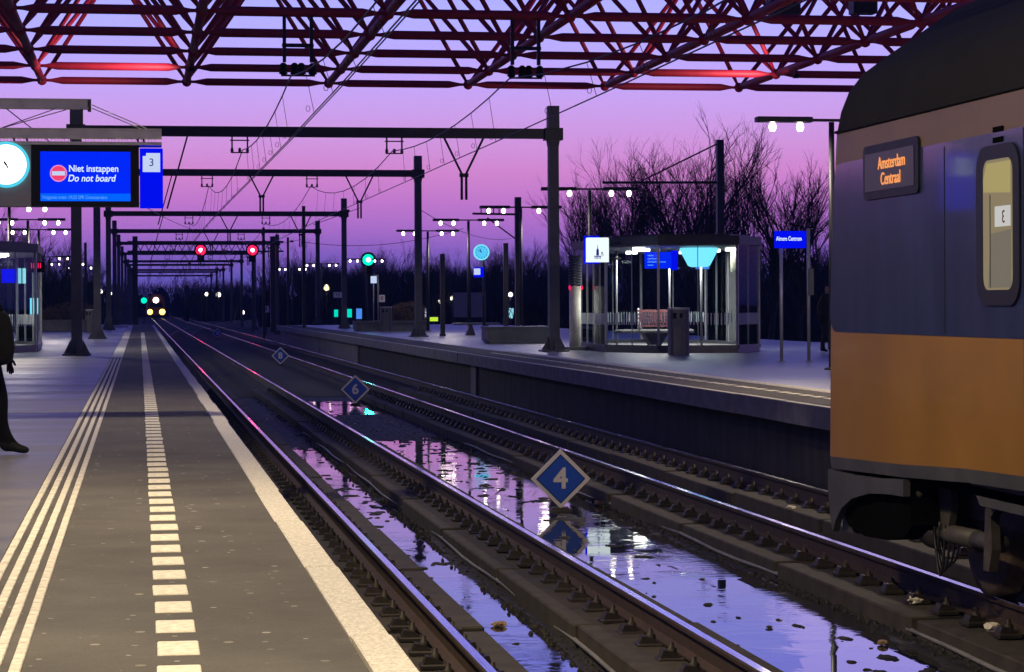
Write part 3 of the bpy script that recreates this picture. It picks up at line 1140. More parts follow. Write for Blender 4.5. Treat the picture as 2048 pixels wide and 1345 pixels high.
signal(5.16, 199.3, 6.6, 'e_red', 'e_core', 'red signal light hanging from the bridge, left of two', post=False)
signal(9.53, 199.3, 6.6, 'e_red', 'e_core', 'red signal light hanging from the bridge, right of two', post=True)
signal(16.57, 170.0, 5.2, 'e_green', 'e_gcore', 'large green signal light over the right platform', 0.42, True, PZ)
signal(0.56, 300.0, 2.55, 'e_green', 'e_green', 'small green signal left of the oncoming train', 0.38)
signal(-2.46, 280.0, 2.65, 'e_red', 'e_red', 'tiny red signal by the left masts', 0.18)

# ================================================================== PLATFORM LAMPS (twin arm)
def lamp_proto():
    t = thing('platform_lamp', '', 'lamp', (0, 0, PZ), 0, 'twin arm platform lamps')
    b = MB()
    b.path([((0, 0, 0), 0.075), ((0, 0, 2.2), 0.065), ((0, 0, 4.7), 0.055)], 10)
    b.lathe([(0.16, 0), (0.16, 0.03), (0.09, 0.05)], 12)
    b.build('post', 'steel_dark', t)
    b = MB()
    b.bbox(-1.48, -0.4, -0.13, 0.13, 4.69, 4.79, 0.015)
    b.build('arm', 'steel_dark', t)
    b = MB()
    b.bbox(0.4, 1.48, -0.13, 0.13, 4.69, 4.79, 0.015)
    b.build('arm', 'steel_dark', t)
    b = MB()
    b.box(-0.42, 0.42, -0.04, 0.04, 4.71, 4.76)
    b.build('cross_bar', 'steel_dark', t)
    for s in (-1.16, -0.62, 0.66, 1.2):
        b = MB()
        b.lathe([(0.03, 0.0), (0.06, -0.03), (0.075, -0.10), (0.045, -0.17)], 10, (s, 0, 4.69))
        b.build('lens', 'e_lamp', t)
    return t


lp = lamp_proto()
LAMPS = [(13.45, 69.0, 'twin arm platform lamp rising behind the glass shelter', 110), (13.5, 82.2, 'twin arm platform lamp beside the mast behind the clock', 200), (13.4, 94.9, 'twin arm platform lamp just left of the lit clock', 200),
         (13.45, 109.0, 'twin arm platform lamp above the concrete planter', 200), (12.98, 42.6, 'twin arm platform lamp beside the train', 300),
         (-4.4, 95.0, 'twin arm platform lamp under the departure display, nearer of two', 420), (-4.5, 107.5, 'twin arm platform lamp under the departure display, farther of two', 420),
         (16.4, 170, 'far twin arm platform lamp by the green signal', 0), (14.6, 189, 'far twin arm platform lamp left of the green signal', 0), (13.6, 210, 'far twin arm platform lamp close to the red signals', 0),
         (-5.98, 160, 'far left platform lamp, brightest beside the shrubs', 0), (-5.48, 182, 'far left platform lamp in the middle of three', 0), (-4.7, 200, 'far left platform lamp by the masts', 0),
         (-4.4, 68.0, 'twin arm platform lamp left of the glass shelter, beyond the frame edge', 420), (-4.4, 81.5, 'twin arm platform lamp just above the left shelter roof', 420)]
for k, (x, D, lb, pw) in enumerate(LAMPS):
    t = lp if k == 0 else copy_tree(lp)
    t.location = (x, D, PZ if D < 150 else PZ - 0.15)
    t['label'] = lb
    t.rotation_euler = (0, 0, 0.02 * ((k * 7) % 5 - 2))
    if pw:
        light('SPOT', 'lamp_light', (x + (0.95 if k % 2 else -0.95), D, PZ + 4.4), pw, (1.0, 0.88, 0.72), None, 0.25, spot=R(174), blend=0.25)

# lamps hung in the canopy above the near platforms (over the top of the picture)
for (x, D, pw, lb) in ((-0.9, 5.5, 760, 'first canopy lamp over the near platform, right above the markings'), (-0.9, 14.5, 520, 'second canopy lamp over the near platform'), 
                       (12.5, 23.0, 420, 'canopy lamp over the far platform behind the train'), (12.5, 32.0, 520, 'canopy lamp over the far platform, second')):
    t = thing('canopy_lamp', lb, 'lamp', (x, D, 6.4), 0, 'lamps hung under the canopy')
    b = MB()
    b.bbox(-0.16, 0.16, -0.7, 0.7, 0.0, 0.12, 0.02)
    b.build('housing', 'steel_light', t)
    b = MB()
    b.tube((0, 0, 0.12), (0, 0, 1.0), 0.015, n=6)
    b.build('hanger_rod', 'steel_dark', t)
    b = MB()
    b.box(-0.13, 0.13, -0.66, 0.66, -0.012, -0.002)
    b.build('diffuser', 'e_lamp', t)
    light('AREA', 'canopy_light', (x, D, 6.37), pw, (1.0, 0.80, 0.48), None, 0.26, 1.3)
# one lamp sits above the lower tubes, so a tube throws a broad shadow across the platform
t = thing('canopy_lamp', 'compact lamp above the lower canopy tubes over the departure display', 'lamp', (-0.5, 28.37, 8.72), 0, 'lamps hung under the canopy')
b = MB()
b.lathe([(0.12, 0.0), (0.16, 0.05), (0.16, 0.2), (0.05, 0.26)], 14)
b.build('housing', 'steel_light', t)
b = MB()
b.lathe([(0.07, -0.03), (0.10, -0.005)], 14)
b.build('lens', 'e_lamp', t)
light('SPOT', 'canopy_light', (-0.5, 28.37, 8.66), 1700, (1.0, 0.83, 0.58), None, 0.06, spot=R(120), blend=0.8)
# two invented floodlights, added under the lengthwise tubes to put highlights on the cross tubes
for (x, D, tx_, pw, lb) in ((-2.2 + GS, 49.75, -0.9, 520, 'left added flood lamp clamped under a red canopy tube'), (-2.2 + 5 * GS, 49.75, 12.9, 380, 'right added flood lamp clamped under a red canopy tube')):
    t = thing('added_floodlight', lb, 'lamp', (x, D, 7.0), 0)
    b = MB()
    b.bbox(-0.06, 0.06, -0.06, 0.06, 0.0, 0.09, 0.01)
    b.build('housing', 'black', t)
    b = MB()
    b.box(-0.02, 0.02, -0.02, 0.02, 0.09, 0.17)
    b.build('clamp', 'steel_dark', t)
    q = Vector((tx_ - x, 51.39 - D, 0.16)).to_track_quat('-Z', 'Y').to_euler()
    s_ = -1 if tx_ < x else 1
    light('SPOT', 'added_flood_light', (x + s_ * 0.11, D + 0.1, 7.05), pw, (1.0, 0.74, 0.6), None, 0.05, rot=q, spot=R(100), blend=1.0)

# ================================================================== DEPARTURE DISPLAY
DD = 28.0
fr = thing('sign_frame', 'beige steel sign frame carrying the departure display', 'frame', (0, DD + 0.2, 0))
b = MB()
b.box(-6.0, 0.27, -0.06, 0.06, 4.05, 4.14)
b.box(-6.0, 0.27, -0.075, 0.075, 4.14, 4.155)
b.box(-6.0, 0.27, -0.075, 0.075, 4.035, 4.05)
b.build('lower_beam', 'beige_steel', fr)
b = MB()
b.box(-6.0, -0.59, -0.06, 0.06, 4.40, 4.49)
b.box(-6.0, -0.57, -0.075, 0.075, 4.49, 4.505)
b.box(-6.0, -0.59, -0.075, 0.075, 4.385, 4.40)
b.build('upper_beam', 'beige_steel', fr)
b = MB()
b.box(-0.68, -0.655, -0.05, 0.05, 4.15, 4.39)
b.box(-0.60, -0.56, -0.07, 0.07, 4.36, 4.505)
b.build('link_post', 'steel_dark', fr)
for a, c in (((-0.95, 4.40), (-1.6, 4.16)), ((-0.85, 4.38), (-1.62, 4.15)), ((-0.55, 4.44), (0.1, 4.16)), ((-0.55, 4.40), (0.05, 4.15))):
    b = MB()
    b.tube((a[0], 0, a[1]), (c[0], 0, c[1]), 0.006, n=5)
    b.build('tie_rod', 'steel_light', fr)
b = MB()
b.box(-5.3, -5.1, -0.1, 0.1, PZ, 4.4)
b.build('post', 'beige_steel', fr)
dp = thing('departure_display', 'blue platform departure display with clock hanging from a frame', 'display', (0, DD, 0))
b = MB()
b.box(-1.256, 0.002, 0.02, 0.38, 3.222, 3.945)
b.box(-1.256, 0.002, 0.0, 0.02, 3.895, 3.945)
b.box(-1.256, 0.002, 0.0, 0.02, 3.222, 3.262)
b.box(-1.256, -1.165, 0.0, 0.02, 3.262, 3.895)
b.box(-0.088, 0.002, 0.0, 0.02, 3.262, 3.895)
b.build('housing', 'black', dp)
b = MB()
b.box(-2.6, -1.258, 0.0, 0.38, 3.222, 3.945)
b.build('clock_panel', 'panel_grey', dp)
b = MB()
b.box(-2.6, 0.27, -0.03, 0.41, 3.947, 3.985)
b.build('top_cap', 'beige_steel', dp)
b = MB()
for i in range(72):
    x = -2.58 + i * 0.039
    b.tube((x, 0.0, 3.985), (x + random.uniform(-0.012, 0.012), -0.02, 4.02), 0.0025, n=4)
tag(b.build('bird_spikes', 'steel_light', dp), kind='stuff')
b = MB()
b.box(-1.151, -0.099, 0.012, 0.018, 3.281, 3.869)
scr = b.build('screen', 'e_screen', dp)
b = MB()
b.box(-1.150, -0.10, 0.008, 0.0115, 3.283, 3.372)
b.build('news_strip', 'e_screen2', scr)
text('lettering', 'Niet instappen', 0.112, 'e_text', scr, (-0.530, 0.006, 3.665), sx=0.88, bold=0.0016, extrude=0.002)
text('lettering', 'Do not board', 0.112, 'e_text', scr, (-0.556, 0.006, 3.550), sx=0.88, bold=0.0016, shear=0.22, extrude=0.002)
text('lettering', 'Volgende trein: 19:23 SPR Oostvaarders', 0.058, 'e_text2', scr, (-0.75, 0.004, 3.325), sx=0.80, extrude=0.002)
b = MB()
b.lathe([(0.100, 0), (0.100, -0.004)], 32, (-0.94, 0.010, 3.61), 'y')
b.build('no_entry_rim', 'e_stoprim', scr)
b = MB()
b.lathe([(0.086, 0), (0.086, -0.002)], 32, (-0.94, 0.0055, 3.61), 'y')
b.build('no_entry_disc', 'e_stop', scr)
b = MB()
b.box(-1.015, -0.865, -0.0005, 0.003, 3.585, 3.635)
b.build('no_entry_bar', 'e_page', scr)
b = MB()
b.bbox(0.010, 0.283, 0.0, 0.36, 3.211, 3.912, 0.006)
lb_ = b.build('light_box', 'e_bluebox', dp)
b = MB()
b.prism([(0.045, 3.63), (0.25, 3.63), (0.25, 3.855), (0.085, 3.855), (0.085, 3.82), (0.045, 3.82)], -0.006, -0.001, 'y')
b.build('lit_page', 'e_page', lb_)
text('lettering', '3', 0.13, 'e_ink', lb_, (0.148, -0.009, 3.74), extrude=0.002)
b = MB()
b.lathe([(0.272, 0.0), (0.272, -0.035), (0.262, -0.045)], 40, (-1.543, 0, 3.708), 'y')
ck = b.build('clock', 'e_rim', dp)
b = MB()
b.lathe([(0.235, -0.046), (0.232, -0.05)], 40, (-1.543, 0, 3.708), 'y')
b.build('clock_face', 'e_clock', ck)
b = MB()
for ang, ln, w in ((-35, 0.045, 0.012), (150, 0.05, 0.009)):
    a = R(ang)
    dx, dz = math.sin(a), math.cos(a)
    b.add([(-1.543 + s * w * dz + t * ln * dx, -0.053, 3.708 - s * w * dx + t * ln * dz) for s, t in ((-1, -0.2), (1, -0.2), (1, 1), (-1, 1))], [(0, 1, 2, 3)])
b.build('clock_hand', 'black', ck)
for x in (-1.45, -1.30, 0.0, 0.07):
    b = MB()
    b.tube((x, 0.2, 3.98), (x - 0.02, 0.2, 4.04), 0.012, n=6)
    b.build('hook', 'steel_dark', dp)

# ================================================================== GLASS SHELTERS
FOOT = [(12.10, 59.9), (13.1, 58.1), (15.1, 57.8), (16.1, 59.4), (16.65, 62.6), (16.3, 66.0), (14.8, 68.0), (13.0, 67.6), (12.15, 64.6)]


def shelter(label, foot, right=True):
    cx_ = sum(p[0] for p in foot) / len(foot)
    cy_ = sum(p[1] for p in foot) / len(foot)
    t = thing('glass_shelter', label, 'shelter', (cx_, cy_, PZ))
    P = [(x - cx_, y - cy_) for x, y in foot]
    n = len(P)
    b = MB()
    b.prism([(x * 1.03, y * 1.03) for x, y in P], 2.78, 3.0, 'z')
    b.prism([(x * 0.9, y * 0.9) for x, y in P], 3.0, 3.06, 'z')
    b.build('roof', 'steel_dark', t)
    b = MB()
    b.prism([(x * 1.005, y * 1.005) for x, y in P], 0.0, 0.10, 'z')
    b.build('plinth', 'bin', t)
    b = MB()
    b.prism([(x * 0.96, y * 0.96) for x, y in P], 0.10, 0.112, 'z')
    b.build('floor', 'concrete', t)
    b = MB()
    b.prism([(x * 0.97, y * 0.97) for x, y in P], 2.75, 2.775, 'z')
    b.build('ceiling', 'steel_light', t)
    for i in range(n):
        a, c = Vector((*P[i], 0)), Vector((*P[(i + 1) % n], 0))
        d = c - a
        L = d.length
        ang = math.atan2(d.y, d.x)
        pb = MB()
        pb.box(0.04, L - 0.04, -0.006, 0.006, 0.2, 2.77)
        pane = pb.build('glass_pane', 'glass', t, (a.x, a.y, 0), (0, 0, ang))
        kb = MB()
        kb.box(0.0, L, -0.05, 0.05, 0.10, 0.2)
        kb.build('kick_rail', 'bin', t, (a.x, a.y, 0), (0, 0, ang))
        qb = MB()
        qb.box(-0.03, 0.03, -0.03, 0.03, 0.2, 2.78)
        qb.build('corner_post', 'steel_light', t, (a.x, a.y, 0), (0, 0, ang))
        m_ = max(1, int(L / 0.85))
        for k in range(1, m_):
            mb = MB()
            mb.box(-0.009, 0.009, -0.012, 0.012, 0.2, 2.77)
            mb.build('mullion', 'steel_light', t, (a.x + d.x * k / m_, a.y + d.y * k / m_, 0), (0, 0, ang))
        sb = MB()
        x = 0.10
        while x < L - 0.08:
            sb.box(x, x + 0.028, -0.010, -0.007, 0.72, 1.02)
            x += 0.088
        tag(sb.build('glass_stripes', 'frost', pane), kind='stuff')
    # ceiling lamps
    for (x, y) in ((-1.35, -2.6), (-0.95, -1.4), (1.35, -1.9), (1.2, -0.6), (-0.6, 1.8), (0.9, 1.6)):
        cb = MB()
        cb.bbox(-0.14, 0.14, -0.14, 0.14, 0, 0.07, 0.01)
        cb.build('ceiling_lamp', 'e_ceiling', t, (x, y, 2.675))
    light('AREA', 'shelter_light', (cx_, cy_, PZ + 2.62), 420, (1.0, 0.93, 0.82), None, 2.2, 5.0)
    return t, cx_, cy_


sh, scx, scy = shelter('round glass waiting shelter with dark roof beside the train', FOOT)
# things inside and on the right shelter
b = MB()
b.box(13.28 - scx, 13.99 - scx, -2.2, -2.1, 2.20, 2.64)
dsp = b.build('info_screen', 'e_screen', sh)
b = MB()
for i in range(4):
    b.box(13.34 - scx, 13.5 - scx + 0.34 * ((i * 7) % 3) / 2, -2.21, -2.202, 2.53 - i * 0.085, 2.56 - i * 0.085)
tag(b.build('screen_lines', 'e_blue', dsp), kind='stuff')
b = MB()
b.bbox(14.0 - scx, 14.17 - scx, -2.2, -2.02, 2.16, 2.68, 0.01)
b.build('light_box', 'e_bluebox', sh)
b = MB()
b.bbox(14.95 - scx, 15.3 - scx, -1.1, -1.0, 2.2, 2.55, 0.01)
b.build('info_panel', 'e_blue', sh)
b = MB()
b.lathe([(0.22, -0.50), (0.29, -0.47), (0.52, -0.04), (0.50, 0.0)], 24, (14.72 - scx, -2.3, 2.74))
b.build('lamp_shade', 'e_shade', sh)
b = MB()
b.bbox(16.0 - scx, 16.2 - scx, -2.0, -1.9, 1.32, 2.05, 0.01)
b.build('lit_poster', 'e_cyan', sh)
b = MB()
b.path([((15.9 - scx, -1.7, 2.1), 0.16), ((15.9 - scx, -1.7, 2.75), 0.17)], 14)
b.build('wall_heater', 'beige_steel', sh)
for x, y, r in ((15.05, -1.2, 0.035), (14.4, -0.2, 0.03), (13.2, 1.2, 0.03)):
    b = MB()
    b.tube((x - scx, y, 0.11), (x - scx, y, 2.82), r, n=10)
    b.build('roof_column', 'steel_light', sh)
b = MB()
b.box(16.25 - scx, 16.6 - scx, 0.5, 0.62, 0.2, 2.8)
b.build('grey_panel', 'steel_light', sh)
# lightbox sign with pictogram on the shelter corner
ls = thing('pictogram_sign', 'white square lightbox with a dark tower and figures on the shelter corner', 'sign', (11.62, 58.7, 0))
b = MB()
b.bbox(-0.27, 0.30, -0.1, 0.1, 3.10, 3.73, 0.02)
b.build('light_box', 'e_white', ls)
b = MB()
b.box(-0.30, 0.10, 0.11, 0.2, 3.06, 3.78)
b.build('blue_back', 'e_bluebox', ls)
b = MB()
b.prism([(-0.035, 3.27), (0.035, 3.27), (0.03, 3.42), (0.012, 3.44), (0.0, 3.56), (-0.012, 3.44), (-0.03, 3.42)], -0.108, -0.102, 'y')
for s in (-0.07, -0.035, 0.0, 0.035, 0.07):
    b.box(s - 0.008, s + 0.008, -0.108, -0.102, 3.18, 3.24)
b.box(-0.09, 0.09, -0.108, -0.102, 3.24, 3.262)
b.prism([(0.10, 3.22), (0.115, 3.33), (0.13, 3.33), (0.135, 3.22), (0.15, 3.30), (0.13, 3.36), (0.10, 3.36)], -0.108, -0.102, 'y')
b.build('tower_pictogram', 'e_ink', ls)
b = MB()
b.tube((0.25, 0.15, 3.2), (0.75, 0.6, 3.2), 0.03, n=8)
b.tube((0.25, 0.15, 3.6), (0.75, 0.6, 3.6), 0.03, n=8)
b.build('arm', 'steel_dark', ls)
# intercom / ticket column left of the shelter
t = thing('service_column', 'pale steel service column with louvred head left of the glass shelter', 'column', (12.35, 65.6 - 5.2, PZ), 0)
t.location = (11.78, 62.6, PZ)
b = MB()
b.path([((0, 0, 0), 0.16), ((0, 0, 1.75), 0.16)], 16)
b.build('shaft', 'beige_steel', t)
b = MB()
for i in range(11):
    b.lathe([(0.17, 0), (0.19, 0.03), (0.17, 0.06)], 14, (0, 0, 1.78 + i * 0.075))
b.build('louvre_head', 'steel', t)
for s in (-0.17, 0.17):
    b = MB()
    b.lathe([(0.025, 0), (0.03, 0.05), (0.02, 0.11)], 8, (s, -0.1, 1.66))
    b.build('red_lamp', 'e_redled', t)
b = MB()
b.bbox(-0.3, 0.3, -0.25, 0.25, 0, 0.1, 0.02)
b.build('base', 'bin', t)

# left shelter: mirrored footprint
FL = [(-3.05 - (x - 12.3), y + 6.0) for x, y in FOOT]
shl, lx, ly = shelter('glass waiting shelter at the left edge behind the person', FL, False)
b = MB()
b.box(-3.75 - lx, -3.35 - lx, -3.2, -3.1, 1.92, 2.3)
b.build('info_screen', 'e_bluebox', shl)
for i, x in enumerate((-3.3, -3.18)):
    b = MB()
    b.bbox(x - lx, x + 0.09 - lx, -3.3, -3.25, 1.9, 2.32, 0.01)
    b.build('lit_panel', 'e_cyan', shl)
b = MB()
for i, x in enumerate((-3.03, -2.94, -2.86)):
    b.box(x - lx, x + 0.05 - lx, -2.2, -2.15, 1.05, 1.5)
b.build('lit_poster', 'e_shade', shl)
led = thing('led_reflection_sign', 'small lit sign standing in for a red reflection in the left glass shelter', 'sign', (-2.84, 66.5, 0))  # glowing strokes imitate a red LED's reflection in the shelter glass
b = MB()
b.bbox(-0.26, 0.22, -0.05, 0.05, 2.98, 3.28, 0.01)
b.build('housing', 'black', led)
text('lettering', 'IIIII', 0.22, 'e_redled', led, (-0.02, -0.054, 3.16), extrude=0.002, sx=1.1)
b = MB()
b.box(-0.02, 0.02, 0.05, 0.09, PZ, 3.3)
b.build('post', 'steel', led)


# ---- bench
def bench(label, loc, rz):
    t = thing('bench', label, 'bench', loc, rz)
    b = MB()
    b.bbox(-1.05, 1.05, -0.3, 0.3, 0.36, 0.46, 0.04)
    b.build('seat_slab', 'concrete', t)
    b = MB()
    b.prism([(-0.12, 0.0), (0.12, 0.0), (0.34, 0.36), (-0.34, 0.36)], -0.18, 0.18, 'y')
    b.build('pedestal', 'bin', t)
    bk = MB()
    for s in (-0.5, 0.5):
        bk.tube((s, -0.12, 0.46), (s + 0.12, 0.22, 1.02), 0.025, n=8)
    bk.build('back_post', 'white_paint', t)
    for k in range(5):
        z = 0.52 + k * 0.1
        r_ = MB()
        r_.box(-0.5 + k * 0.02, 0.55 + k * 0.02, -0.1 + k * 0.06, -0.08 + k * 0.06, z, z + 0.075)
        r_.build('back_slat', 'bench_pink', t)
    b = MB()
    b.tube((-0.5, -0.12, 0.66), (-0.5, -0.28, 0.66), 0.02, n=6)
    b.tube((-0.5, -0.28, 0.66), (-0.5, -0.28, 0.46), 0.02, n=6)
    b.build('armrest', 'white_paint', t)
    return t


bench('concrete bench with red slatted backrest inside the glass shelter', (13.75, 61.5, PZ + 0.112), R(6))

# ---- litter bins
def litter_bin(label, loc, h=1.16, w=0.25):
    t = thing('litter_bin', label, 'bin', loc)
    b = MB()
    pts = []
    for i in range(24):
        a = 2 * math.pi * i / 24
        pts.append((w * math.copysign(abs(math.cos(a)) ** 0.5, math.cos(a)), w * 0.9 * math.copysign(abs(math.sin(a)) ** 0.5, math.sin(a))))
    b.prism(pts, 0.0, h, 'z')
    b.build('body', 'bin', t)
    b = MB()
    b.prism([(x * 1.02, y * 1.02) for x, y in pts], h, h + 0.05, 'z')
    b.build('lid', 'steel_light', t)
    b = MB()
    b.box(-w * 0.75, -w * 0.4, -w * 0.92, -w * 0.88, h - 0.22, h - 0.08)
    b.build('slot', 'black', t)
    b = MB()
    b.box(-w * 0.1, w * 0.2, -w * 0.92, -w * 0.88, h - 0.20, h - 0.09)
    b.build('slot', 'black', t)
    b = MB()
    b.box(-w * 0.85, w * 0.3, -w * 0.915, -w * 0.9, h * 0.62, h - 0.25)
    b.build('notice', 'steel', t)
    return t


litter_bin('dark grey litter bin standing in front of the glass shelter', (13.06, 55.7, PZ), 1.12, 0.25)
litter_bin('small grey bin behind the left gantry mast', (-2.35, 113, PZ), 1.05, 0.22)
litter_bin('grey service cabinet in front of the concrete planter', (11.4, 108.5, PZ), 1.12, 0.27)

# ---- planters and benches on the platforms
def planter(label, loc, lx_, ly_, h, bush=True, m_='planter', seed=1):
    t = thing('planter', label, 'planter', loc)
    b = MB()
    b.prism([(-lx_ + 0.1, 0), (lx_ - 0.1, 0), (lx_, 0.12), (lx_, h), (-lx_, h), (-lx_, 0.12)], -ly_, ly_, 'y')
    b.build('trough', m_, t)
    b = MB()
    b.box(-lx_ - 0.03, lx_ + 0.03, -ly_ - 0.03, ly_ + 0.03, h, h + 0.07)
    b.build('rim', m_, t)
    if bush:
        rnd = random.Random(seed)
        q = MB()
        for i in range(2600):
            x = rnd.uniform(-0.25 * lx_, lx_ * 0.95)
            y = rnd.uniform(-ly_ * 0.9, ly_ * 0.9)
            top = 0.75 * (1 - ((x - 0.5 * lx_) / (0.75 * lx_)) ** 2) + 0.15
            z = h + 0.05 + rnd.random() * max(0.1, top)
            d = Vector((rnd.uniform(-1, 1), rnd.uniform(-1, 1), rnd.uniform(-0.2, 1))).normalized() * rnd.uniform(0.08, 0.22)
            e = Vector((rnd.uniform(-1, 1), rnd.uniform(-1, 1), rnd.uniform(-1, 1))).normalized() * 0.02
            p = Vector((x, y, z))
            q.add([p - e, p + e, p + d], [(0, 1, 2)])
        tag(q.build('shrub', 'bush', t), kind='stuff')
    return t


planter('concrete planter with a dry shrub beside the right gantry masts', (11.85, 110.6, PZ), 1.75, 0.8, 0.42, True)
planter('low dark planter left of the glass shelter', (12.05, 74.6, PZ), 1.0, 0.7, 0.48, False, 'bin')
planter('long low concrete planter behind the left gantry masts', (-4.6, 119, PZ), 2.6, 0.8, 0.5, True, 'planter', 4)
t = thing('platform_table_bench', 'dark slab bench under the lit clock', 'bench', (13.6, 94.2, PZ))
b = MB()
b.bbox(-0.95, 0.95, -0.4, 0.4, 0.42, 0.5, 0.02)
b.build('slab', 'bin', t)
for s in (-0.25, 0.42):
    b = MB()
    b.prism([(s - 0.2, 0), (s + 0.2, 0), (s + 0.06, 0.42), (s - 0.06, 0.42)], -0.2, 0.2, 'y')
    b.build('leg', 'bin', t)

# ---- clock and blue sign on a post
t = thing('platform_clock', 'round pale blue lit clock on a post above the slab bench', 'clock', (13.5, 92.0, 0))
b = MB()
b.lathe([(0.32, 0), (0.32, -0.1), (0.30, -0.12)], 32, (0, 0, 4.1), 'y')
b.build('rim', 'e_cyanrim', t)
b = MB()
b.lathe([(0.27, -0.122), (0.265, -0.126)], 32, (0, 0, 4.1), 'y')
b.build('dial', 'e_cyanclock', t)
b = MB()
for i in range(12):
    a = i * math.pi / 6
    b.box(0.225 * math.sin(a) - 0.012, 0.225 * math.sin(a) + 0.012, -0.132, -0.127, 4.1 + 0.225 * math.cos(a) - 0.02, 4.1 + 0.225 * math.cos(a) + 0.02)
b.build('hour_marks', 'e_ink', t)
b = MB()
b.add([(-0.015, -0.13, 4.08), (0.015, -0.13, 4.08), (-0.06, -0.13, 4.25), (-0.09, -0.13, 4.24)], [(0, 1, 2, 3)])
b.add([(-0.012, -0.13, 4.1), (0.012, -0.13, 4.12), (-0.14, -0.13, 4.18), (-0.15, -0.13, 4.16)], [(0, 1, 2, 3)])
b.build('clock_hand', 'e_ink', t)
b = MB()
b.tube((0.1, 0.1, PZ), (0.1, 0.1, 3.8), 0.05, n=8)
b.build('post', 'steel_dark', t)
t = thing('platform_number_sign', 'small blue and white lit sign below the round clock', 'sign', (13.36, 91.8, 0))
b = MB()
b.box(-0.18, 0.2, -0.08, 0.08, 3.1, 3.5)
b.build('light_box', 'e_bluebox', t)
b = MB()
b.box(-0.2, 0.06, -0.1, -0.082, 3.2, 3.45)
b.build('lit_page', 'e_page', t)
b = MB()
b.tube((0.24, 0.0, PZ), (0.24, 0.0, 3.5), 0.03, n=8)
b.tube((0.24, 0.0, 3.4), (0.15, 0.0, 3.4), 0.02, n=6)
b.build('post', 'steel_dark', t)
t = thing('platform_number_sign', 'small white lit sign on twin posts by the grey cabinet', 'sign', (11.18, 112, 0))
b = MB()
b.bbox(-0.14, 0.14, -0.08, 0.08, 3.06, 3.4, 0.01)
b.build('light_box', 'e_page', t)
b = MB()
b.tube((0.0, 0.1, PZ), (0.0, 0.1, 3.06), 0.03, n=8)
b.tube((0.22, 0.1, PZ), (0.22, 0.1, 3.45), 0.03, n=8)
b.tube((0.22, 0.1, 3.45), (0.0, 0.1, 3.45), 0.02, n=6)
b.build('post', 'steel_light', t)


def number_plate(label, loc, w, h, body, size, ink='black', post=None):
    t = thing('number_plate', label, 'sign', loc)
    b = MB()
    b.bbox(-w / 2, w / 2, 0, 0.02, -h / 2, h / 2, 0.005)
    b.build('plate', 'white_paint', t)
    text('lettering', body, size, ink, t, (0, -0.004, 0), extrude=0.002)
    if post:
        b = MB()
        b.tube((post[0], 0.04, post[1] - loc[2]), (post[0], 0.04, h / 2 - 0.02), 0.03, n=6)
        b.build('post', 'steel_dark', t)
    return t


M['dark_red'] = mat('dark_red_ink', (0.20, 0.01, 0.02), 0.6)
number_plate('white plate reading 15 on the third right gantry mast', (10.42, 123.7, 2.55), 0.46, 0.30, '15', 0.22)
number_plate('white plate with a dark red 8 on the twin post sign', (11.55, 111.7, 2.32), 0.28, 0.34, '8', 0.30, 'dark_red', (-0.14, 3.0))
number_plate('white plate with a black 8 standing far beyond the diamond signs', (9.63, 180, 1.7), 0.45, 0.5, '8', 0.42, 'black', (0, -0.4))

# ---- station name sign
t = thing('station_name_sign', 'blue station name sign reading Almere Centrum on two posts', 'sign', (13.93, 48.8, 0), R(-4))
b = MB()
b.bbox(-0.34, 0.34, -0.06, 0.06, 3.22, 3.59, 0.008)
b.build('board', 'e_bluebox', t)
text('lettering', 'Almere Centrum', 0.13, 'e_text', t, (-0.04, -0.066, 3.42), sx=0.62, bold=0.0018, extrude=0.002)
for x, top in ((-0.20, 3.3), (0.40, 3.65)):
    b = MB()
    b.path([((x, 0.0, PZ), 0.036), ((x, 0.0, top), 0.036)], 12)
    b.lathe([(0.1, PZ), (0.1, PZ + 0.015)], 12, (x, 0, 0))
    b.build('post', 'steel_light', t)
b = MB()
b.bbox(0.38, 0.50, -0.1, -0.04, 2.2, 2.78, 0.01)
b.build('call_box', 'steel', t)

# ================================================================== DIAMOND STOP SIGNS BETWEEN THE TRACKS
for num, x, D, z, lb in (('4', 4.79, 26.4, 0.02, 'nearest and largest blue diamond sign, showing a four, in the wide puddle'), ('6', 5.06, 55.2, 0.02, 'second blue diamond sign, showing a six, by the small puddle'),
                         ('8', 5.42, 91.0, 0.05, 'third blue diamond sign, showing an eight, on dry ballast'), ('10', 5.3, 162.0, 0.08, 'farthest tiny blue diamond sign, showing a ten')):
    t = thing('diamond_sign', lb, 'sign', (x, D, z), R(-6), 'diamond train length signs')
    a = 0.345
    b = MB()
    b.prism([(0, -a), (a, 0), (0, a), (-a, 0)], 0.0, 0.025, 'y')
    b.build('border', 'sign_white', t)
    a2 = 0.285
    b = MB()
    b.prism([(0, -a2), (a2, 0), (0, a2), (-a2, 0)], -0.003, -0.001, 'y')
    b.build('inner_line', 'black', t)
    a3 = 0.272
    b = MB()
    b.prism([(0, -a3), (a3, 0), (0, a3), (-a3, 0)], -0.006, -0.0035, 'y')
    b.build('plate', 'blue_sign', t)
    me = text_mesh(num, 0.33, extrude=0.002, sx=1.0 if len(num) == 1 else 0.8, bold=0.008)
    me.materials.clear()
    me.materials.append(M['sign_white'])
    link('lettering', me, t, (0.0, -0.009, -0.005))
    b = MB()
    b.box(-0.03, 0.03, 0.03, 0.07, -0.36, 0.1)
    b.build('post', 'steel_dark', t)
    b = MB()
    b.add([(sx * k, sy * k + 0.05, zz) for zz, k in ((-0.42, 0.17), (-0.33, 0.09)) for sx, sy in ((-1, -1), (1, -1), (1, 1), (-1, 1))],
          [(0, 1, 5, 4), (1, 2, 6, 5), (2, 3, 7, 6), (3, 0, 4, 7), (4, 5, 6, 7)])
    b.build('foot', 'concrete_dark', t)

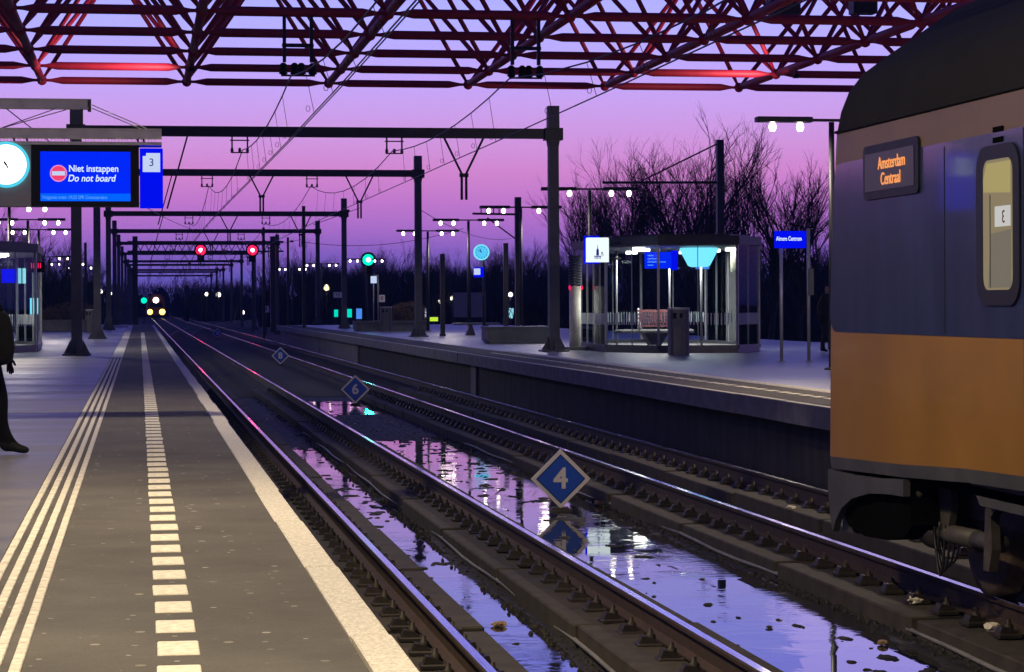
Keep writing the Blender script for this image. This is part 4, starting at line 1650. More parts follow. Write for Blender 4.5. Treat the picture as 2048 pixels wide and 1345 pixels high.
# litter on the track bed
def crumple(r, seed, flat=0.5):
    rnd = random.Random(seed)
    bm = bmesh.new()
    bmesh.ops.create_icosphere(bm, subdivisions=2, radius=r)
    for v in bm.verts:
        v.co *= rnd.uniform(0.6, 1.25)
        v.co.z *= flat
    me = bpy.data.meshes.new('litter')
    bm.to_mesh(me)
    bm.free()
    return me


for k, (x, D, z, r, m_, lb) in enumerate([(2.62, 17.05, -0.335, 0.055, 'brown_litter', 'brown crumpled scrap floating in the puddle of the near track'), (5.68, 16.6, -0.175, 0.06, 'litter', 'crumpled pale paper on the concrete block before the train, left one'),
                                         (5.68, 15.0, -0.16, 0.07, 'litter', 'torn pale paper standing on the block at the right edge'), (6.93, 24.3, -0.17, 0.05, 'litter', 'small pale scrap on the far track blocks'),
                                         (5.98, 18.4, -0.17, 0.05, 'litter', 'pale scrap behind the rail close to the wheel'), (5.35, 27.0, -0.32, 0.06, 'brown_litter', 'dark scrap at the far puddle rim'), (5.1, 15.6, -0.33, 0.04, 'brown_litter', 'round brown clod at the puddle edge')]):
    me = crumple(r, k)
    me.materials.append(M[m_])
    tag(link('litter', me, None, (x, D, z)), lb, 'litter')

# ================================================================== TRAIN AT THE RIGHT
TX = 6.6          # track centre
END = 17.32
train = thing('train', 'blue and yellow double deck train standing at the far platform', 'train', (TX, 0, 0))
# half section from the left skirt over the roof: (x, z, material of the strip up to the next point)
HALF = [(-1.39, 0.78, 1), (-1.40, 0.87, 0), (-1.40, 1.82, 0), (-1.40, 3.08, 2), (-1.395, 3.31, 3), (-1.372, 3.48, 3), (-1.32, 3.63, 3), (-1.22, 3.765, 3), (-1.06, 3.885, 3),
        (-0.85, 4.03, 3), (-0.58, 4.22, 3), (-0.28, 4.36, 3), (0.0, 4.40, 3)]
SEC = HALF + [(-x, z, HALF[max(0, len(HALF) - 2 - i)][2]) for i, (x, z, m_) in enumerate(HALF[-2::-1])]
SEC = [(x, z) for x, z, *_ in HALF] + [(-x, z) for x, z, *_ in HALF[-2::-1]]
MATS = [m_ for *_, m_ in HALF[:-1]] + [m_ for *_, m_ in HALF[-2::-1]]


def tilt(z):
    t_ = 0.0 if z < 1.5 else 0.19 * (z - 1.5) / 1.8
    if z > 3.3:
        t_ += 0.12 * (z - 3.3)
    return t_


def lift(y, z):
    """the skirt line rises behind the end of the coach"""
    if z > 0.9:
        return 0.0
    return 0.135 * smooth01(17.2, 13.0, y) if False else 0.135 * (1 - smooth01(13.0, 17.2, y))


ST = [(END, 0.15), (END - 0.02, 0.09), (END - 0.06, 0.05), (END - 0.13, 0.015), (END - 0.24, 0.0), (15.5, 0.0), (14.2, 0.0), (13.0, 0.0), (-9.0, 0.0)]
vs_, fs_, mi_ = [], [], []
n = len(SEC)
for k, (y, ins) in enumerate(ST):
    for x, z in SEC:
        s = 1 - ins / 1.4
        yy = y - (tilt(z) if k < 5 else 0)
        zz = z + lift(yy, z)
        if z > 3.3:
            zz -= ins * 0.5 * (z - 3.3) / 1.2
        vs_.append((x * s, yy, zz))
for k in range(len(ST) - 1):
    for i in range(n - 1):
        fs_.append((k * n + i, k * n + i + 1, (k + 1) * n + i + 1, (k + 1) * n + i))
        mi_.append(MATS[i])
b = MB()
for f_, m_ in zip(fs_, mi_):
    b.f.append(list(f_))
    b.mi.append(m_)
    b.sm.append(True)
b.v = vs_
o_ = len(b.v)
b.f.append(list(range(n)))
b.mi.append(0)
b.sm.append(False)
b.f.append([0, n - 1] + [])if False else None
body = b.build('body', ['train_yellow', 'train_grey', 'train_stripe', 'train_roof'], train)
b = MB()     # floor of the coach
b.box(-1.3, 1.3, -9, 17.0, 0.80, 0.86)
b.build('underfloor', 'void', train)


def rrect(y0, y1, z0, z1, r, seg=6, skew=0.0):
    pts = []
    for cy, cz, a0 in ((y1 - r, z1 - r, 0), (y0 + r, z1 - r, 90), (y0 + r, z0 + r, 180), (y1 - r, z0 + r, 270)):
        for i in range(seg + 1):
            a = R(a0 + 90 * i / seg)
            yy, zz = cy + r * math.cos(a), cz + r * math.sin(a)
            if yy > 16:
                yy -= skew * (zz - z0)
            pts.append((yy, zz))
    return pts


SX = -1.40
b = MB()
b.prism(rrect(-8.8, END - 0.19, 1.82, 3.085, 0.17, 7, 0.115), SX - 0.004, SX + 0.01, 'x')
blue = b.build('blue_side_panel', 'train_blue', train)
# destination display
b = MB()
b.prism(rrect(15.02, 16.22, 2.78, 3.165, 0.05, 4), SX - 0.022, SX - 0.003, 'x')
dst = b.build('destination_display', 'rubber', train)
b = MB()
b.prism([(15.10, 2.835), (16.17, 2.835), (16.17, 3.105), (15.10, 3.105)], SX - 0.026, SX - 0.0225, 'x')
M['led_glass'] = mat('display_glass', (0.05, 0.05, 0.048), 0.35, var=0.05)
b.build('display_glass', 'led_glass', dst)
text('lettering', 'Amsterdam', 0.125, 'e_orange', dst, (SX - 0.03, 15.56, 3.02), R(-90), sx=1.0, extrude=0.002)
text('lettering', 'Centraal', 0.125, 'e_orange', dst, (SX - 0.03, 15.58, 2.908), R(-90), sx=1.0, extrude=0.002)
# door with window
b = MB()
b.prism(rrect(13.21, 13.93, 2.02, 3.005, 0.16, 7), SX - 0.02, SX - 0.003, 'x')
win = b.build('window_seal', 'rubber', train)
b = MB()
b.prism(rrect(13.31, 13.79, 2.115, 2.915, 0.08, 6), SX - 0.026, SX - 0.021, 'x')
b.build('window_pane', 'e_cabin', win)
b = MB()
b.prism([(13.325, 2.70), (13.775, 2.72), (13.775, 2.80), (13.72, 2.895), (13.325, 2.895)], SX - 0.029, SX - 0.027, 'x')
b.build('lit_ceiling', 'e_cabin_top', win)
b = MB()
b.prism([(13.325, 2.50), (13.58, 2.50), (13.58, 2.625), (13.325, 2.625)], SX - 0.031, SX - 0.0275, 'x')
b.build('paper_notice', 'e_paper', win)
M['e_inner'] = emit('door_lining', (0.55, 0.50, 0.40), 0.20, base=(0.1, 0.1, 0.09))
b = MB()
b.prism([(13.325, 2.13), (13.70, 2.13), (13.66, 2.46), (13.325, 2.48)], SX - 0.029, SX - 0.0265, 'x')
b.build('inner_door_panel', 'e_inner', win)
b = MB()
b.prism([(13.655, 2.13), (13.668, 2.13), (13.668, 2.70), (13.655, 2.70)], SX - 0.0305, SX - 0.0295, 'x')
b.build('inner_door_edge', 'e_paperink', win)
me = text_mesh('3', 0.11, extrude=0.001)
me.transform(Matrix.Scale(-1, 4, (1, 0, 0)))
me.materials.clear()
me.materials.append(M['e_paperink'])
link('lettering', me, win, (SX - 0.033, 13.43, 2.555), (0, 0, R(-90)))
for z in (3.10, 3.035):
    b = MB()
    b.prism([(13.50, z - 0.016), (13.66, z - 0.016), (13.66, z + 0.016), (13.50, z + 0.016)], SX - 0.012, SX - 0.003, 'x')
    b.build('vent_slot', 'void', train)
b = MB()
b.box(SX - 0.008, SX - 0.003, 13.16, 13.175, 1.0, 3.08)
b.build('door_seam', 'rubber', train)
b = MB()     # gutter between stripe and roof
b.path([((SX - 0.004, y, 3.325), 0.012) for y in (16.95, 15, 10, 0, -9)], 6)
b.build('gutter', 'train_roof', train)
for y, z0, z1 in ((14.55, 1.84, 3.06),):
    b = MB()
    b.box(SX - 0.0075, SX - 0.0005, y - 0.002, y + 0.002, z0, z1)
    b.build('panel_seam', 'rubber', train)
for y in (15.1, 15.45, 15.8, 16.12):
    for z in (2.805, 3.135):
        b = MB()
        b.lathe([(0.007, -0.004), (0.004, -0.007)], 8, (SX - 0.019, y, z), 'x')
        b.build('screw', 'steel', dst)
b = MB()
b.bbox(SX - 0.03, SX - 0.0045, 13.02, 13.06, 1.35, 2.3, 0.008)
b.build('grab_rail', 'steel_light', train)
# red tail lamp glow on the end
b = MB()
b.lathe([(0.05, 0), (0.05, 0.02), (0.03, 0.03)], 12, (-1.12, END - 0.05, 2.05), 'y')
b.build('tail_lamp', 'e_redled', train)
# end fairing with the black coupler pocket
b = MB()
top = [(17.2, 0.765), (16.6, 0.765), (16.0, 0.785), (15.42, 0.82)]
bot = [(15.42, 0.70), (15.75, 0.69), (16.2, 0.66), (16.6, 0.59), (16.85, 0.50), (17.0, 0.40), (17.08, 0.30), (17.14, 0.40), (17.2, 0.60)]
b.prism(top + bot, SX + 0.0, SX + 0.05, 'x')
b.build('end_fairing', 'train_grey', train)
b = MB()
b.prism([(17.16, 0.75), (16.0, 0.76), (15.5, 0.74), (15.45, 0.5), (15.6, 0.40), (16.0, 0.34), (16.5, 0.32), (16.9, 0.36), (17.1, 0.48)], SX + 0.07, 1.2, 'x')
b.build('coupler_pocket', 'void', train)
b = MB()
b.box(-1.30, 1.3, 16.9, 17.15, 0.30, 0.76)
b.build('end_apron', 'train_grey', train)


def tx(x):
    return x - TX


# bogie
bg = MB()
bg.bbox(tx(5.62), tx(5.76), 12.6, 16.0, 0.56, 0.72, 0.02)
bg.prism([(13.2, 0.72), (14.4, 0.72), (14.2, 0.98), (13.4, 0.98)], tx(5.60), tx(5.80), 'x')
bg.box(tx(5.6), tx(7.6), 13.6, 14.2, 0.5, 0.8)
bg.build('bogie_frame', 'bogie', train)
for x, s in ((5.86, 1), (7.34, -1)):
    for yc in (15.38, 12.9):
        w = MB()
        w.lathe([(0.10, -0.09), (0.30, -0.08), (0.40, -0.07), (0.455, -0.065), (0.458, 0.04), (0.485, 0.05), (0.485, 0.075), (0.3, 0.07), (0.1, 0.09)], 36, (0, 0, 0), 'x')
        wh = w.build('wheel', 'wheel', train, (tx(x), yc, 0.458))
        h = MB()
        h.lathe([(0.13, -0.16), (0.15, -0.13), (0.15, -0.09)], 16, (0, 0, 0), 'x')
        h.build('axle_box', 'bogie', wh)
b = MB()
b.path([((tx(5.5), 15.72, 0.42), 0.10), ((tx(5.5), 15.62, 0.43), 0.115), ((tx(5.5), 15.52, 0.43), 0.09)], 14)
b.path([((tx(5.5), 15.52, 0.44), 0.05), ((tx(5.5), 15.2, 0.45), 0.066), ((tx(5.5), 14.8, 0.46), 0.066)], 14)
b.path([((tx(5.5), 14.8, 0.46), 0.058), ((tx(5.5), 14.35, 0.475), 0.058)], 14)
b.build('damper', 'hose', train)
b = MB()
b.prism([(14.42, 0.30), (14.32, 0.30), (14.26, 0.45), (14.28, 0.66), (13.95, 0.86), (13.95, 0.94), (14.12, 0.94), (14.38, 0.70)], tx(5.40), tx(5.46), 'x')
b.build('bracket', 'bogie', train)
b = MB()
b.prism([(15.52, 0.90), (15.32, 0.92), (15.22, 0.66), (15.30, 0.50), (15.46, 0.50), (15.50, 0.7)], tx(5.48), tx(5.53), 'x')
b.build('hanger_plate', 'hose', train)
b = MB()
b.prism([(13.9, 0.94), (14.5, 0.96), (14.2, 0.74), (13.9, 0.74), (12.9, 0.74), (12.9, 0.96)], tx(5.30), tx(5.34), 'x')
b.build('step_plate', 'train_grey', train)
for k, (y0, z0, y1, z1, sag) in enumerate([(15.86, 0.90, 15.55, 0.66, 0.05), (15.74, 0.90, 15.47, 0.70, 0.05)]):
    b = MB()
    b.path([((tx(5.34), y0 + (y1 - y0) * (i / 8) ** 1.6, z0 + (z1 - z0) * (i / 8)), 0.026) for i in range(9)], 8)
    b.build('hose', 'hose', train)
for k in range(5):
    b = MB()
    w_, d_ = 0.06 + 0.035 * k, 0.22 + 0.05 * ((k * 3) % 4)
    b.path([((tx(5.44 + 0.012 * k), 15.42 - 0.03 * k + w_ * math.cos(math.pi * i / 14), 0.56 - 0.02 * k - d_ * math.sin(math.pi * i / 14) - 0.03 * i / 14), 0.009) for i in range(15)], 6)
    b.build('cable', 'rubber', train)
# ================================================================== ONCOMING TRAIN FAR AWAY
ft = thing('oncoming_train', 'distant oncoming train with three bright headlights', 'train', (2.67, 380, 0))
b = MB()
secf = [(-1.35, 0.35), (-1.4, 1.2), (-1.38, 2.6), (-1.15, 3.5), (-0.6, 3.85), (0.6, 3.85), (1.15, 3.5), (1.38, 2.6), (1.4, 1.2), (1.35, 0.35)]
b.prism(secf, 0.0, 80.0, 'y')
M['far_train'] = mat('far_train_paint', (0.20, 0.06, 0.02), 0.6)
b.build('body', 'far_train', ft)
b = MB()
b.prism([(-1.0, 1.75), (1.0, 1.75), (0.85, 2.5), (-0.85, 2.5)], -0.03, -0.005, 'y')
b.build('windscreen', 'black', ft)
for x, z, r, m_ in ((-1.0, 0.95, 0.42, 'e_head'), (0.96, 0.95, 0.46, 'e_head'), (-0.05, 2.85, 0.46, 'e_top')):
    b = MB()
    b.lathe([(r, 0), (r * 0.9, -0.1), (r * 0.5, -0.16)], 16, (x, -0.01, z), 'y')
    b.build('headlight', m_, ft)
b = MB()
b.bbox(-0.9, 0.9, -0.4, 0.0, 0.1, 0.5, 0.05)
b.build('coupler', 'black', ft)

# ================================================================== PEOPLE
def person(name, label, loc, rz, J, E_, mats, scale=1.0):
    """J: joint -> (x, y, z, radius); E_: edges; one continuous skinned body"""
    keys = list(J)
    me = bpy.data.meshes.new('body')
    me.from_pydata([J[k][:3] for k in keys], [(keys.index(a), keys.index(c)) for a, c in E_], [])
    o = bpy.data.objects.new('body_src', me)
    COL.objects.link(o)
    md = o.modifiers.new('skin', 'SKIN')
    md.use_smooth_shade = True
    sk = me.skin_vertices[0].data
    for i, k in enumerate(keys):
        r_ = J[k][3]
        sk[i].radius = (r_, J[k][4] if len(J[k]) > 4 else r_)
        sk[i].use_root = (k == 'pelvis')
    s_ = o.modifiers.new('sub', 'SUBSURF')
    s_.levels = 2
    s_.render_levels = 2
    dg = bpy.context.evaluated_depsgraph_get()
    out = bpy.data.meshes.new_from_object(o.evaluated_get(dg))
    bpy.data.objects.remove(o)
    out.name = 'body'
    for m_ in mats:
        out.materials.append(M[m_])
    hipz, ankz, neckz = J['pelvis'][2] - 0.06, 0.11, J['neck'][2] + 0.03
    for p in out.polygons:
        c = p.center
        p.use_smooth = True
        if c.z > neckz:
            hx, hy, hz = J['head'][0], J['head'][1], J['head'][2]
            p.material_index = 4 if (c.z > hz + 0.045 or c.y > hy + 0.035) else 3
        elif c.z < ankz:
            p.material_index = 2
        else:
            leg = min(abs(c.x - J['knee_l'][0]), abs(c.x - J['knee_r'][0])) < 0.16
            hand = min((Vector(c) - Vector(J['hand_l'][:3])).length, (Vector(c) - Vector(J['hand_r'][:3])).length) < 0.12
            p.material_index = 2 if hand else (1 if c.z < hipz else 0)
    t = tag(link(name, out, None, loc, (0, 0, rz), (scale,) * 3), label, 'person')
    return t


def fingers(J, E_, hand, d, side):
    """four fingers and a thumb rooted in the palm, slightly curled"""
    h = Vector(J[hand][:3])
    d = Vector(d).normalized()
    s = d.cross(Vector((side, 0, 0)))
    s = s.normalized() if s.length > 0.1 else Vector((0, 1, 0))
    curl = Vector((side, 0, 0)) * 0.012
    for i, ln in enumerate((0.072, 0.08, 0.074, 0.058)):
        r0 = h + d * 0.045 + s * (0.024 - 0.016 * i)
        a, b_ = hand + 'f%da' % i, hand + 'f%db' % i
        J[a] = (*(r0 + d * ln * 0.5 - curl * 0.3), 0.009)
        J[b_] = (*(r0 + d * ln - curl * 1.6), 0.0075)
        E_ += [(hand, a), (a, b_)]
    a, b_ = hand + 'ta', hand + 'tb'
    J[a] = (*(h + s * 0.04 + d * 0.015), 0.011)
    J[b_] = (*(h + s * 0.05 + d * 0.055), 0.009)
    E_ += [(hand, a), (a, b_)]


def skeleton(step=0.0, lean=0.0, arm=0.0, bulk=1.0):
    """standing figure facing -y; step moves the feet apart along y"""
    J = {'pelvis': (0, 0, 0.95, 0.15 * bulk, 0.12 * bulk), 'belly': (0, -lean * 0.3, 1.10, 0.15 * bulk, 0.125 * bulk), 'chest': (0, -lean * 0.7, 1.30, 0.175 * bulk, 0.135 * bulk),
         'neck': (0, -lean, 1.48, 0.062, 0.062), 'chin': (0, -lean - 0.015, 1.555, 0.07, 0.078), 'head': (0, -lean - 0.01, 1.645, 0.083, 0.098), 'crown': (0, -lean, 1.72, 0.06, 0.07),
         'nose': (0, -lean - 0.118, 1.62, 0.014, 0.014),
         'sho_l': (0.17, -lean * 0.9, 1.40, 0.075 * bulk), 'elb_l': (0.24, 0.03 - arm, 1.12, 0.058 * bulk), 'hand_w_l': (0.25, -0.06 - arm * 1.6, 0.90, 0.04 * bulk), 'hand_l': (0.25, -0.08 - arm * 1.7, 0.82, 0.034, 0.02),
         'sho_r': (-0.17, -lean * 0.9, 1.40, 0.075 * bulk), 'elb_r': (-0.24, 0.05 + arm, 1.12, 0.058 * bulk), 'hand_w_r': (-0.25, -0.02 + arm * 1.4, 0.90, 0.04 * bulk), 'hand_r': (-0.25, -0.04 + arm * 1.5, 0.82, 0.034, 0.02),
         'hip_l': (0.09, 0, 0.90, 0.105 * bulk), 'knee_l': (0.10, -step * 0.55 - 0.02, 0.50, 0.075), 'shin_l': (0.105, -step * 0.7 + 0.01, 0.30, 0.065), 'ank_l': (0.105, -step + 0.02, 0.10, 0.052), 'ball_l': (0.115, -step - 0.11, 0.045, 0.045, 0.04), 'toe_l': (0.12, -step - 0.18, 0.035, 0.033, 0.028), 'heel_l': (0.105, -step + 0.06, 0.04, 0.04, 0.035),
         'hip_r': (-0.09, 0, 0.90, 0.105 * bulk), 'knee_r': (-0.10, step * 0.25 - 0.03, 0.50, 0.075), 'shin_r': (-0.105, step * 0.6 + 0.01, 0.30, 0.065), 'ank_r': (-0.105, step + 0.02, 0.10, 0.052), 'ball_r': (-0.115, step - 0.11, 0.045, 0.045, 0.04), 'toe_r': (-0.12, step - 0.18, 0.035, 0.033, 0.028), 'heel_r': (-0.105, step + 0.06, 0.04, 0.04, 0.035)}
    E_ = [('pelvis', 'belly'), ('belly', 'chest'), ('chest', 'neck'), ('neck', 'chin'), ('chin', 'head'), ('head', 'crown'), ('head', 'nose')]
    for s in ('l', 'r'):
        E_ += [('chest', 'sho_' + s), ('sho_' + s, 'elb_' + s), ('elb_' + s, 'hand_w_' + s), ('hand_w_' + s, 'hand_' + s), ('pelvis', 'hip_' + s), ('hip_' + s, 'knee_' + s), ('knee_' + s, 'shin_' + s), ('shin_' + s, 'ank_' + s),
               ('ank_' + s, 'ball_' + s), ('ball_' + s, 'toe_' + s), ('ank_' + s, 'heel_' + s)]
    fingers(J, E_, 'hand_l', (0, -0.15, -1), 1)
    fingers(J, E_, 'hand_r', (0, -0.15, -1), -1)
    return J, E_


J, E_ = skeleton(0.20, 0.03, 0.06, 1.12)
person('person', 'person in dark jacket and black trousers cut off at the left edge', (-1.33, 20.45, PZ - 0.002), R(84), J, E_, ['jacket', 'trousers', 'shoe', 'skin', 'hair'], 0.99)
J, E_ = skeleton(0.05, 0.02, 0.02, 1.2)
person('person', 'person in long black coat standing by the train on the far platform', (17.43, 57.7, PZ - 0.002), R(35), J, E_, ['coat', 'coat', 'shoe', 'skin', 'hair'], 1.0)
# shoulder bag of the left person
t = thing('shoulder_bag', 'dark bulky bag carried by the person at the left edge', 'bag', (-1.22, 20.25, PZ))
b = MB()
bag = []
for k, (z, s) in enumerate(((0.78, 0.7), (0.82, 0.95), (0.95, 1.05), (1.1, 1.0), (1.2, 0.9), (1.24, 0.6))):
    for i in range(12):
        a = 2 * math.pi * i / 12
        bag.append((0.15 * s * math.cos(a) + 0.012 * math.sin(3 * a + k), 0.12 * s * math.sin(a), z + 0.01 * math.cos(2 * a + k)))
b.add(bag, [(k * 12 + i, k * 12 + (i + 1) % 12, (k + 1) * 12 + (i + 1) % 12, (k + 1) * 12 + i) for k in range(5) for i in range(12)] + [tuple(range(11, -1, -1)), tuple(range(60, 72))], 0, True)
b.build('pouch', 'jacket', t)
b = MB()
b.path([((0.08, 0.03, 1.2), 0.016), ((0.0, 0.06, 1.38), 0.016), ((-0.1, 0.12, 1.45), 0.016)], 6)
b.build('strap', 'trousers', t)

# ================================================================== TREES
def tree_meshes(seed, h=10.0, limbs=7, spread=0.55, depth=5):
    rnd = random.Random(seed)
    trunk, crown = MB(), MB()

    def grow(p, d, L, r, lv):
        pts = [(p.copy(), r)]
        q, dd = p.copy(), d.copy()
        nseg = 3 if lv < 4 else 2
        wob = 0.05 + 0.04 * lv
        for s in range(nseg):
            dd = (dd + Vector((rnd.gauss(0, wob), rnd.gauss(0, wob), (0.11 if lv < 3 else 0.07) + rnd.gauss(0, 0.06)))).normalized()
            q = q + dd * (L / nseg)
            pts.append((q.copy(), r * (1 - 0.45 * (s + 1) / nseg)))
        (trunk if lv < 2 else crown).path(pts, 6 if lv == 0 else (5 if lv == 1 else 3), 0, False)
        if lv >= depth:
            return
        kids = {0: limbs, 1: 6, 2: 5, 3: 4, 4: 4}.get(lv, 2)
        for c in range(kids):
            u = (rnd.uniform(0.28, 1.0) if c else 1.0) if lv else rnd.uniform(0.5, 1.0)
            k = min(nseg - 1, int(u * nseg))
            f_ = u * nseg - k
            pos = pts[k][0].lerp(pts[k + 1][0], f_)
            a = rnd.uniform(0, 2 * math.pi) if lv else (c + rnd.random() * 0.6) * 2 * math.pi / kids
            w = spread * rnd.uniform(0.6, 1.5) if lv else spread * rnd.uniform(0.25, 1.3)
            if lv and c == 0:
                w *= 0.3
            side = Vector((math.cos(a), math.sin(a), 0.05))
            nd = (dd + side * w).normalized()
            grow(pos, nd, L * rnd.uniform(0.46, 0.68) if lv else L * rnd.uniform(1.2, 1.9), max(0.0045, r * rnd.uniform(0.40, 0.58)), lv + 1)
    grow(Vector((0, 0, -0.2)), Vector((0.03, 0.02, 1)), h * 0.22, h * 0.016, 0)
    tm_, cm_ = trunk.mesh('trunk', 'bark'), crown.mesh('crown', 'bark')
    top = max(v.co.z for v in cm_.vertices)
    for m_ in (tm_, cm_):
        m_.transform(Matrix.Scale(h / top, 4))
    return tm_, cm_


VAR = [tree_meshes(11, 10, 6, 0.54, 5), tree_meshes(23, 10, 5, 0.48, 5), tree_meshes(37, 10, 6, 0.60, 5)]
ORDN = ['first', 'second', 'third', 'fourth', 'fifth', 'sixth', 'seventh', 'eighth', 'ninth', 'tenth', 'eleventh', 'twelfth']


def tree(k, loc, h, rz, label, group):
    t = thing('bare_tree', label, 'tree', loc, rz, group)
    tm_, cm_ = VAR[k % 3]
    s = h / 10.0
    link('trunk', tm_, t, None, None, (s, s, s))
    link('crown', cm_, t, None, None, (s, s, s))
    return t


G0 = -0.46
BIG = [(24.8, 124, 10.2), (27.0, 127, 12.0), (29.4, 122, 13.0), (31.9, 129, 12.8), (34.2, 124, 12.9), (36.8, 127, 11.6), (39.6, 123, 12.2), (28.2, 133, 12.6), (33.2, 134, 12.4), (26.0, 134, 10.4)]
for k, (x, D, h) in enumerate(BIG):
    tree(k, (x, D, G0), h, k * 1.7, '%s big bare tree from the left behind the glass shelter' % ORDN[sorted(q[0] / q[1] for q in BIG).index(x / D)], 'big bare trees behind the right platform')
LEFT = [(-7.9, 128, 9.0), (-6.4, 132, 8.4), (-4.9, 140, 7.2), (-10.5, 126, 9.4)]
for k, (x, D, h) in enumerate(LEFT):
    tree(k + 1, (x, D, G0), h, k * 2.1, '%s bare tree behind the left platform, counted from the tracks' % ['third', 'second', 'nearest', 'fourth'][k], 'bare trees behind the left platform')
rnd = random.Random(5)
k = 0
for (x0, x1, D, h, nn, lb) in ((13.5, 44, 232, 8.4, 24, 'bare tree in the far row behind the right platform'), (6.5, 15, 330, 6.5, 8, 'small bare tree in the far row beyond the signals'), (-16, -3, 230, 7.6, 9, 'bare tree in the far row behind the left masts'),
                              (44, 62, 200, 8.0, 8, 'bare tree in the far row right of the glass shelter')):
    for i in range(nn):
        x = x0 + (x1 - x0) * (i + rnd.random() * 0.8) / nn
        hh = h * rnd.uniform(0.86, 1.1)
        tree(k, (x, D + rnd.uniform(-12, 12), G0), hh, rnd.uniform(0, 6.2), lb, lb.replace('bare tree', 'bare trees'))
        k += 1


# dense thicket under the far rows: one uncountable mass
def thicket(name, label, segs, nblade, seed):
    rnd = random.Random(seed)
    b = MB()
    for (x0, y0, x1, y1, h) in segs:
        L = math.hypot(x1 - x0, y1 - y0)
        nb_ = max(6, int(L / 0.55))
        for i in range(nb_):          # lumpy solid core
            u = (i + rnd.random()) / nb_
            cx_, cy_ = x0 + (x1 - x0) * u + rnd.uniform(-1, 1), y0 + (y1 - y0) * u + rnd.uniform(-1, 1)
            hh = h * (0.34 + 0.30 * rnd.random() + 0.10 * math.sin(u * 19 + seed))
            r_ = rnd.uniform(0.5, 1.1)
            vs2 = []
            for (zf, rf) in ((0, 0.8), (0.35, 1.1), (0.7, 0.85), (0.93, 0.45)):
                for q in range(7):
                    a = 2 * math.pi * q / 7
                    rr = r_ * rf * rnd.uniform(0.8, 1.2)
                    vs2.append((cx_ + rr * math.cos(a), cy_ + rr * math.sin(a), G0 + hh * zf))
            vs2.append((cx_, cy_, G0 + hh))
            fs2 = [(kk * 7 + q, kk * 7 + (q + 1) % 7, kk * 7 + 7 + (q + 1) % 7, kk * 7 + 7 + q) for kk in range(3) for q in range(7)] + [(21 + q, 21 + (q + 1) % 7, 28) for q in range(7)]
            b.add(vs2, fs2, 0)
        for i in range(int(nblade * L)):   # twigs
            u = rnd.random()
            cx_, cy_ = x0 + (x1 - x0) * u + rnd.uniform(-1.8, 1.8), y0 + (y1 - y0) * u + rnd.uniform(-1.8, 1.8)
            z0 = G0 + h * rnd.uniform(0.1, 0.68)
            ln = h * rnd.uniform(0.12, 0.36)
            d = Vector((rnd.gauss(0, 0.5), rnd.gauss(0, 0.5), 1)).normalized() * ln
            w = rnd.uniform(0.02, 0.05)
            p = Vector((cx_, cy_, z0))
            b.add([p + Vector((-w, 0, 0)), p + Vector((w, 0, 0)), p + d], [(0, 1, 2)])
    return tag(b.build(name, 'wood_mass'), label, 'thicket', kind='stuff')


thicket('far_thicket', 'dense dark winter thicket along the railway in the distance',
        [(13, 250, 46, 246, 7.8), (46, 246, 75, 180, 8.5), (6.5, 345, 16, 340, 5.6), (-25, 250, -4.5, 255, 6.8), (-5, 480, 30, 470, 8.5), (-14, 480, -4, 482, 9.0), (24, 146, 60, 144, 3.4), (-16, 150, -5, 152, 5.0), (-19, 30, -19, 150, 9.5), (30, 420, 60, 400, 11)], 150, 3)

# ================================================================== LIGHTS OF THE TOWN
def street_lamp(x, D, z, m_, r, label):
    t = thing('street_lamp', label, 'street lamp', (x, D, 0), 0, 'street lamps of the town beyond the platforms')
    b = MB()
    b.tube((0.0, 0.1, G0), (0.0, 0.1, z + 0.02), 0.05, 0.035, 6)
    b.build('post', 'steel_dark', t)
    b = MB()
    b.lathe([(r * 0.4, -r), (r * 0.85, -r * 0.6), (r, 0), (r * 0.7, r * 0.6), (r * 0.25, r)], 12, (0, -0.1, z))
    b.build('bulb', m_, t)


for (x, D, z, m_, r, lb) in [(18.11, 228, 3.69, 'e_warm', 0.30, 'warm round street lamp left of the mast with plate 15'), (29.4, 228, 2.31, 'e_far', 0.24, 'white street lamp right of the second gantry mast, lower of two'), (30.5, 228, 2.62, 'e_far', 0.20, 'white street lamp right of the second gantry mast, upper of two'),
                             (32.7, 205, 2.86, 'e_far', 0.20, 'white street lamp below the short post by the clock'), (36.7, 205, 2.88, 'e_warm', 0.20, 'warm street lamp just left of the nearest right gantry mast'), (41.24, 134, 1.96, 'e_warm', 0.16, 'warm street lamp right beside the glass shelter'),
                             (43.5, 134, 2.31, 'e_far', 0.10, 'small white street lamp between the station sign posts'), (9.2, 325, 3.55, 'e_far', 0.26, 'white lamp below the left red signal, left of two'), (10.8, 325, 3.48, 'e_far', 0.36, 'white lamp below the left red signal, right of two'),
                             (14.15, 325, 1.0, 'e_far', 0.26, 'low white lamp left of the far plate 8'), (16.4, 322, 2.93, 'e_far', 0.15, 'tiny white lamp above the far plate 8'), (18.2, 270, 1.6, 'e_far', 0.18, 'low white lamp right of the far plate 8'),
                             (-3.67, 226, 3.4, 'e_far', 0.20, 'white lamp left of the pale left mast'), (-2.78, 226, 3.2, 'e_far', 0.18, 'white lamp right of the pale left mast')]:
    street_lamp(x, D, z, m_, r, lb)


def lit_sign(x, D, z, w, h, m_, label, cat='lit sign'):
    t = thing('lit_sign', label, cat, (x, D, 0))
    b = MB()
    b.bbox(-w / 2, w / 2, -0.08, 0.0, z - h / 2, z + h / 2, 0.02)
    b.build('panel', m_, t)
    b = MB()
    b.box(-0.05, 0.05, 0.002, 0.1, G0, z)
    b.build('post', 'steel_dark', t)


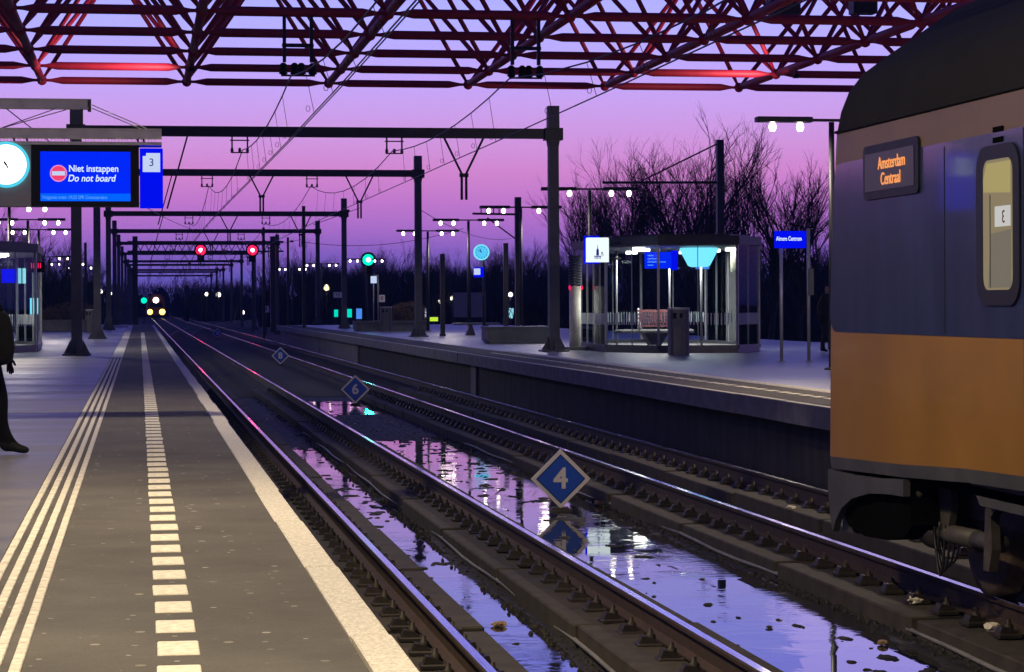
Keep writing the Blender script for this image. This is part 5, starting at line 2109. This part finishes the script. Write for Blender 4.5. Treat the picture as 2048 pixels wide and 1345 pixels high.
for a in [(16.7, 200, 1.28, 0.34, 0.62, 'e_teal', 'teal light left of the mast with plate 15'), (17.78, 200, 1.28, 0.55, 0.72, 'e_teal', 'teal light right of the mast with plate 15'), (17.75, 190, 1.27, 0.46, 0.85, 'e_blue', 'blue lit poster left of the grey cabinet'),
          (21.46, 205, 1.28, 0.36, 0.6, 'e_teal', 'teal light above the dry shrub'), (21.4, 170, 0.92, 0.6, 0.3, 'e_ygreen', 'yellow green lit screen right of the dry shrub'), (28.76, 180, 1.29, 0.38, 0.8, 'e_cyan', 'cyan lit panel right of the slab bench'),
          (22.0, 180, 1.36, 0.12, 0.75, 'e_page', 'narrow white lit panel right of the second gantry mast'), (19.2, 280, 1.36, 0.25, 0.7, 'e_redled', 'small red light right of the far plate 8'),
          (40.4, 160, 1.0, 0.9, 0.55, 'e_teal', 'wide teal light seen through the left half of the glass shelter'), (43.2, 160, 1.1, 0.4, 0.55, 'e_teal', 'small teal light seen through the middle of the glass shelter')]:
    lit_sign(*a)
t = thing('notice_board', 'pale grey notice boards beyond the second gantry mast', 'notice board', (27.6, 195, 0))
for x in (-0.75, 0.75):
    b = MB()
    b.box(x - 0.62, x + 0.62, -0.05, 0.0, 0.9, 3.0)
    b.build('panel', 'panel_grey', t)
for x in (-1.4, 1.4):
    b = MB()
    b.box(x - 0.04, x + 0.04, 0.002, 0.08, G0, 3.0)
    b.build('post', 'steel_dark', t)

# ================================================================== THE AIR
hz = MB()
hz.box(-420, 420, -60, 700, -1.6, 16.0)
haze = hz.mesh('haze', [])
m = bpy.data.materials.new('dusk_air')
m.use_nodes = True
nt = m.node_tree
nt.nodes.clear()
mo = nt.nodes.new('ShaderNodeOutputMaterial')
pv = nt.nodes.new('ShaderNodeVolumePrincipled')
pv.inputs['Color'].default_value = (0.18, 0.34, 1.0, 1)
pv.inputs['Density'].default_value = 0.00024
nt.links.new(pv.outputs[0], mo.inputs['Volume'])
haze.materials.append(m)
tag(link('haze', haze), 'thin blue dusk air over the whole station', 'haze', kind='stuff')
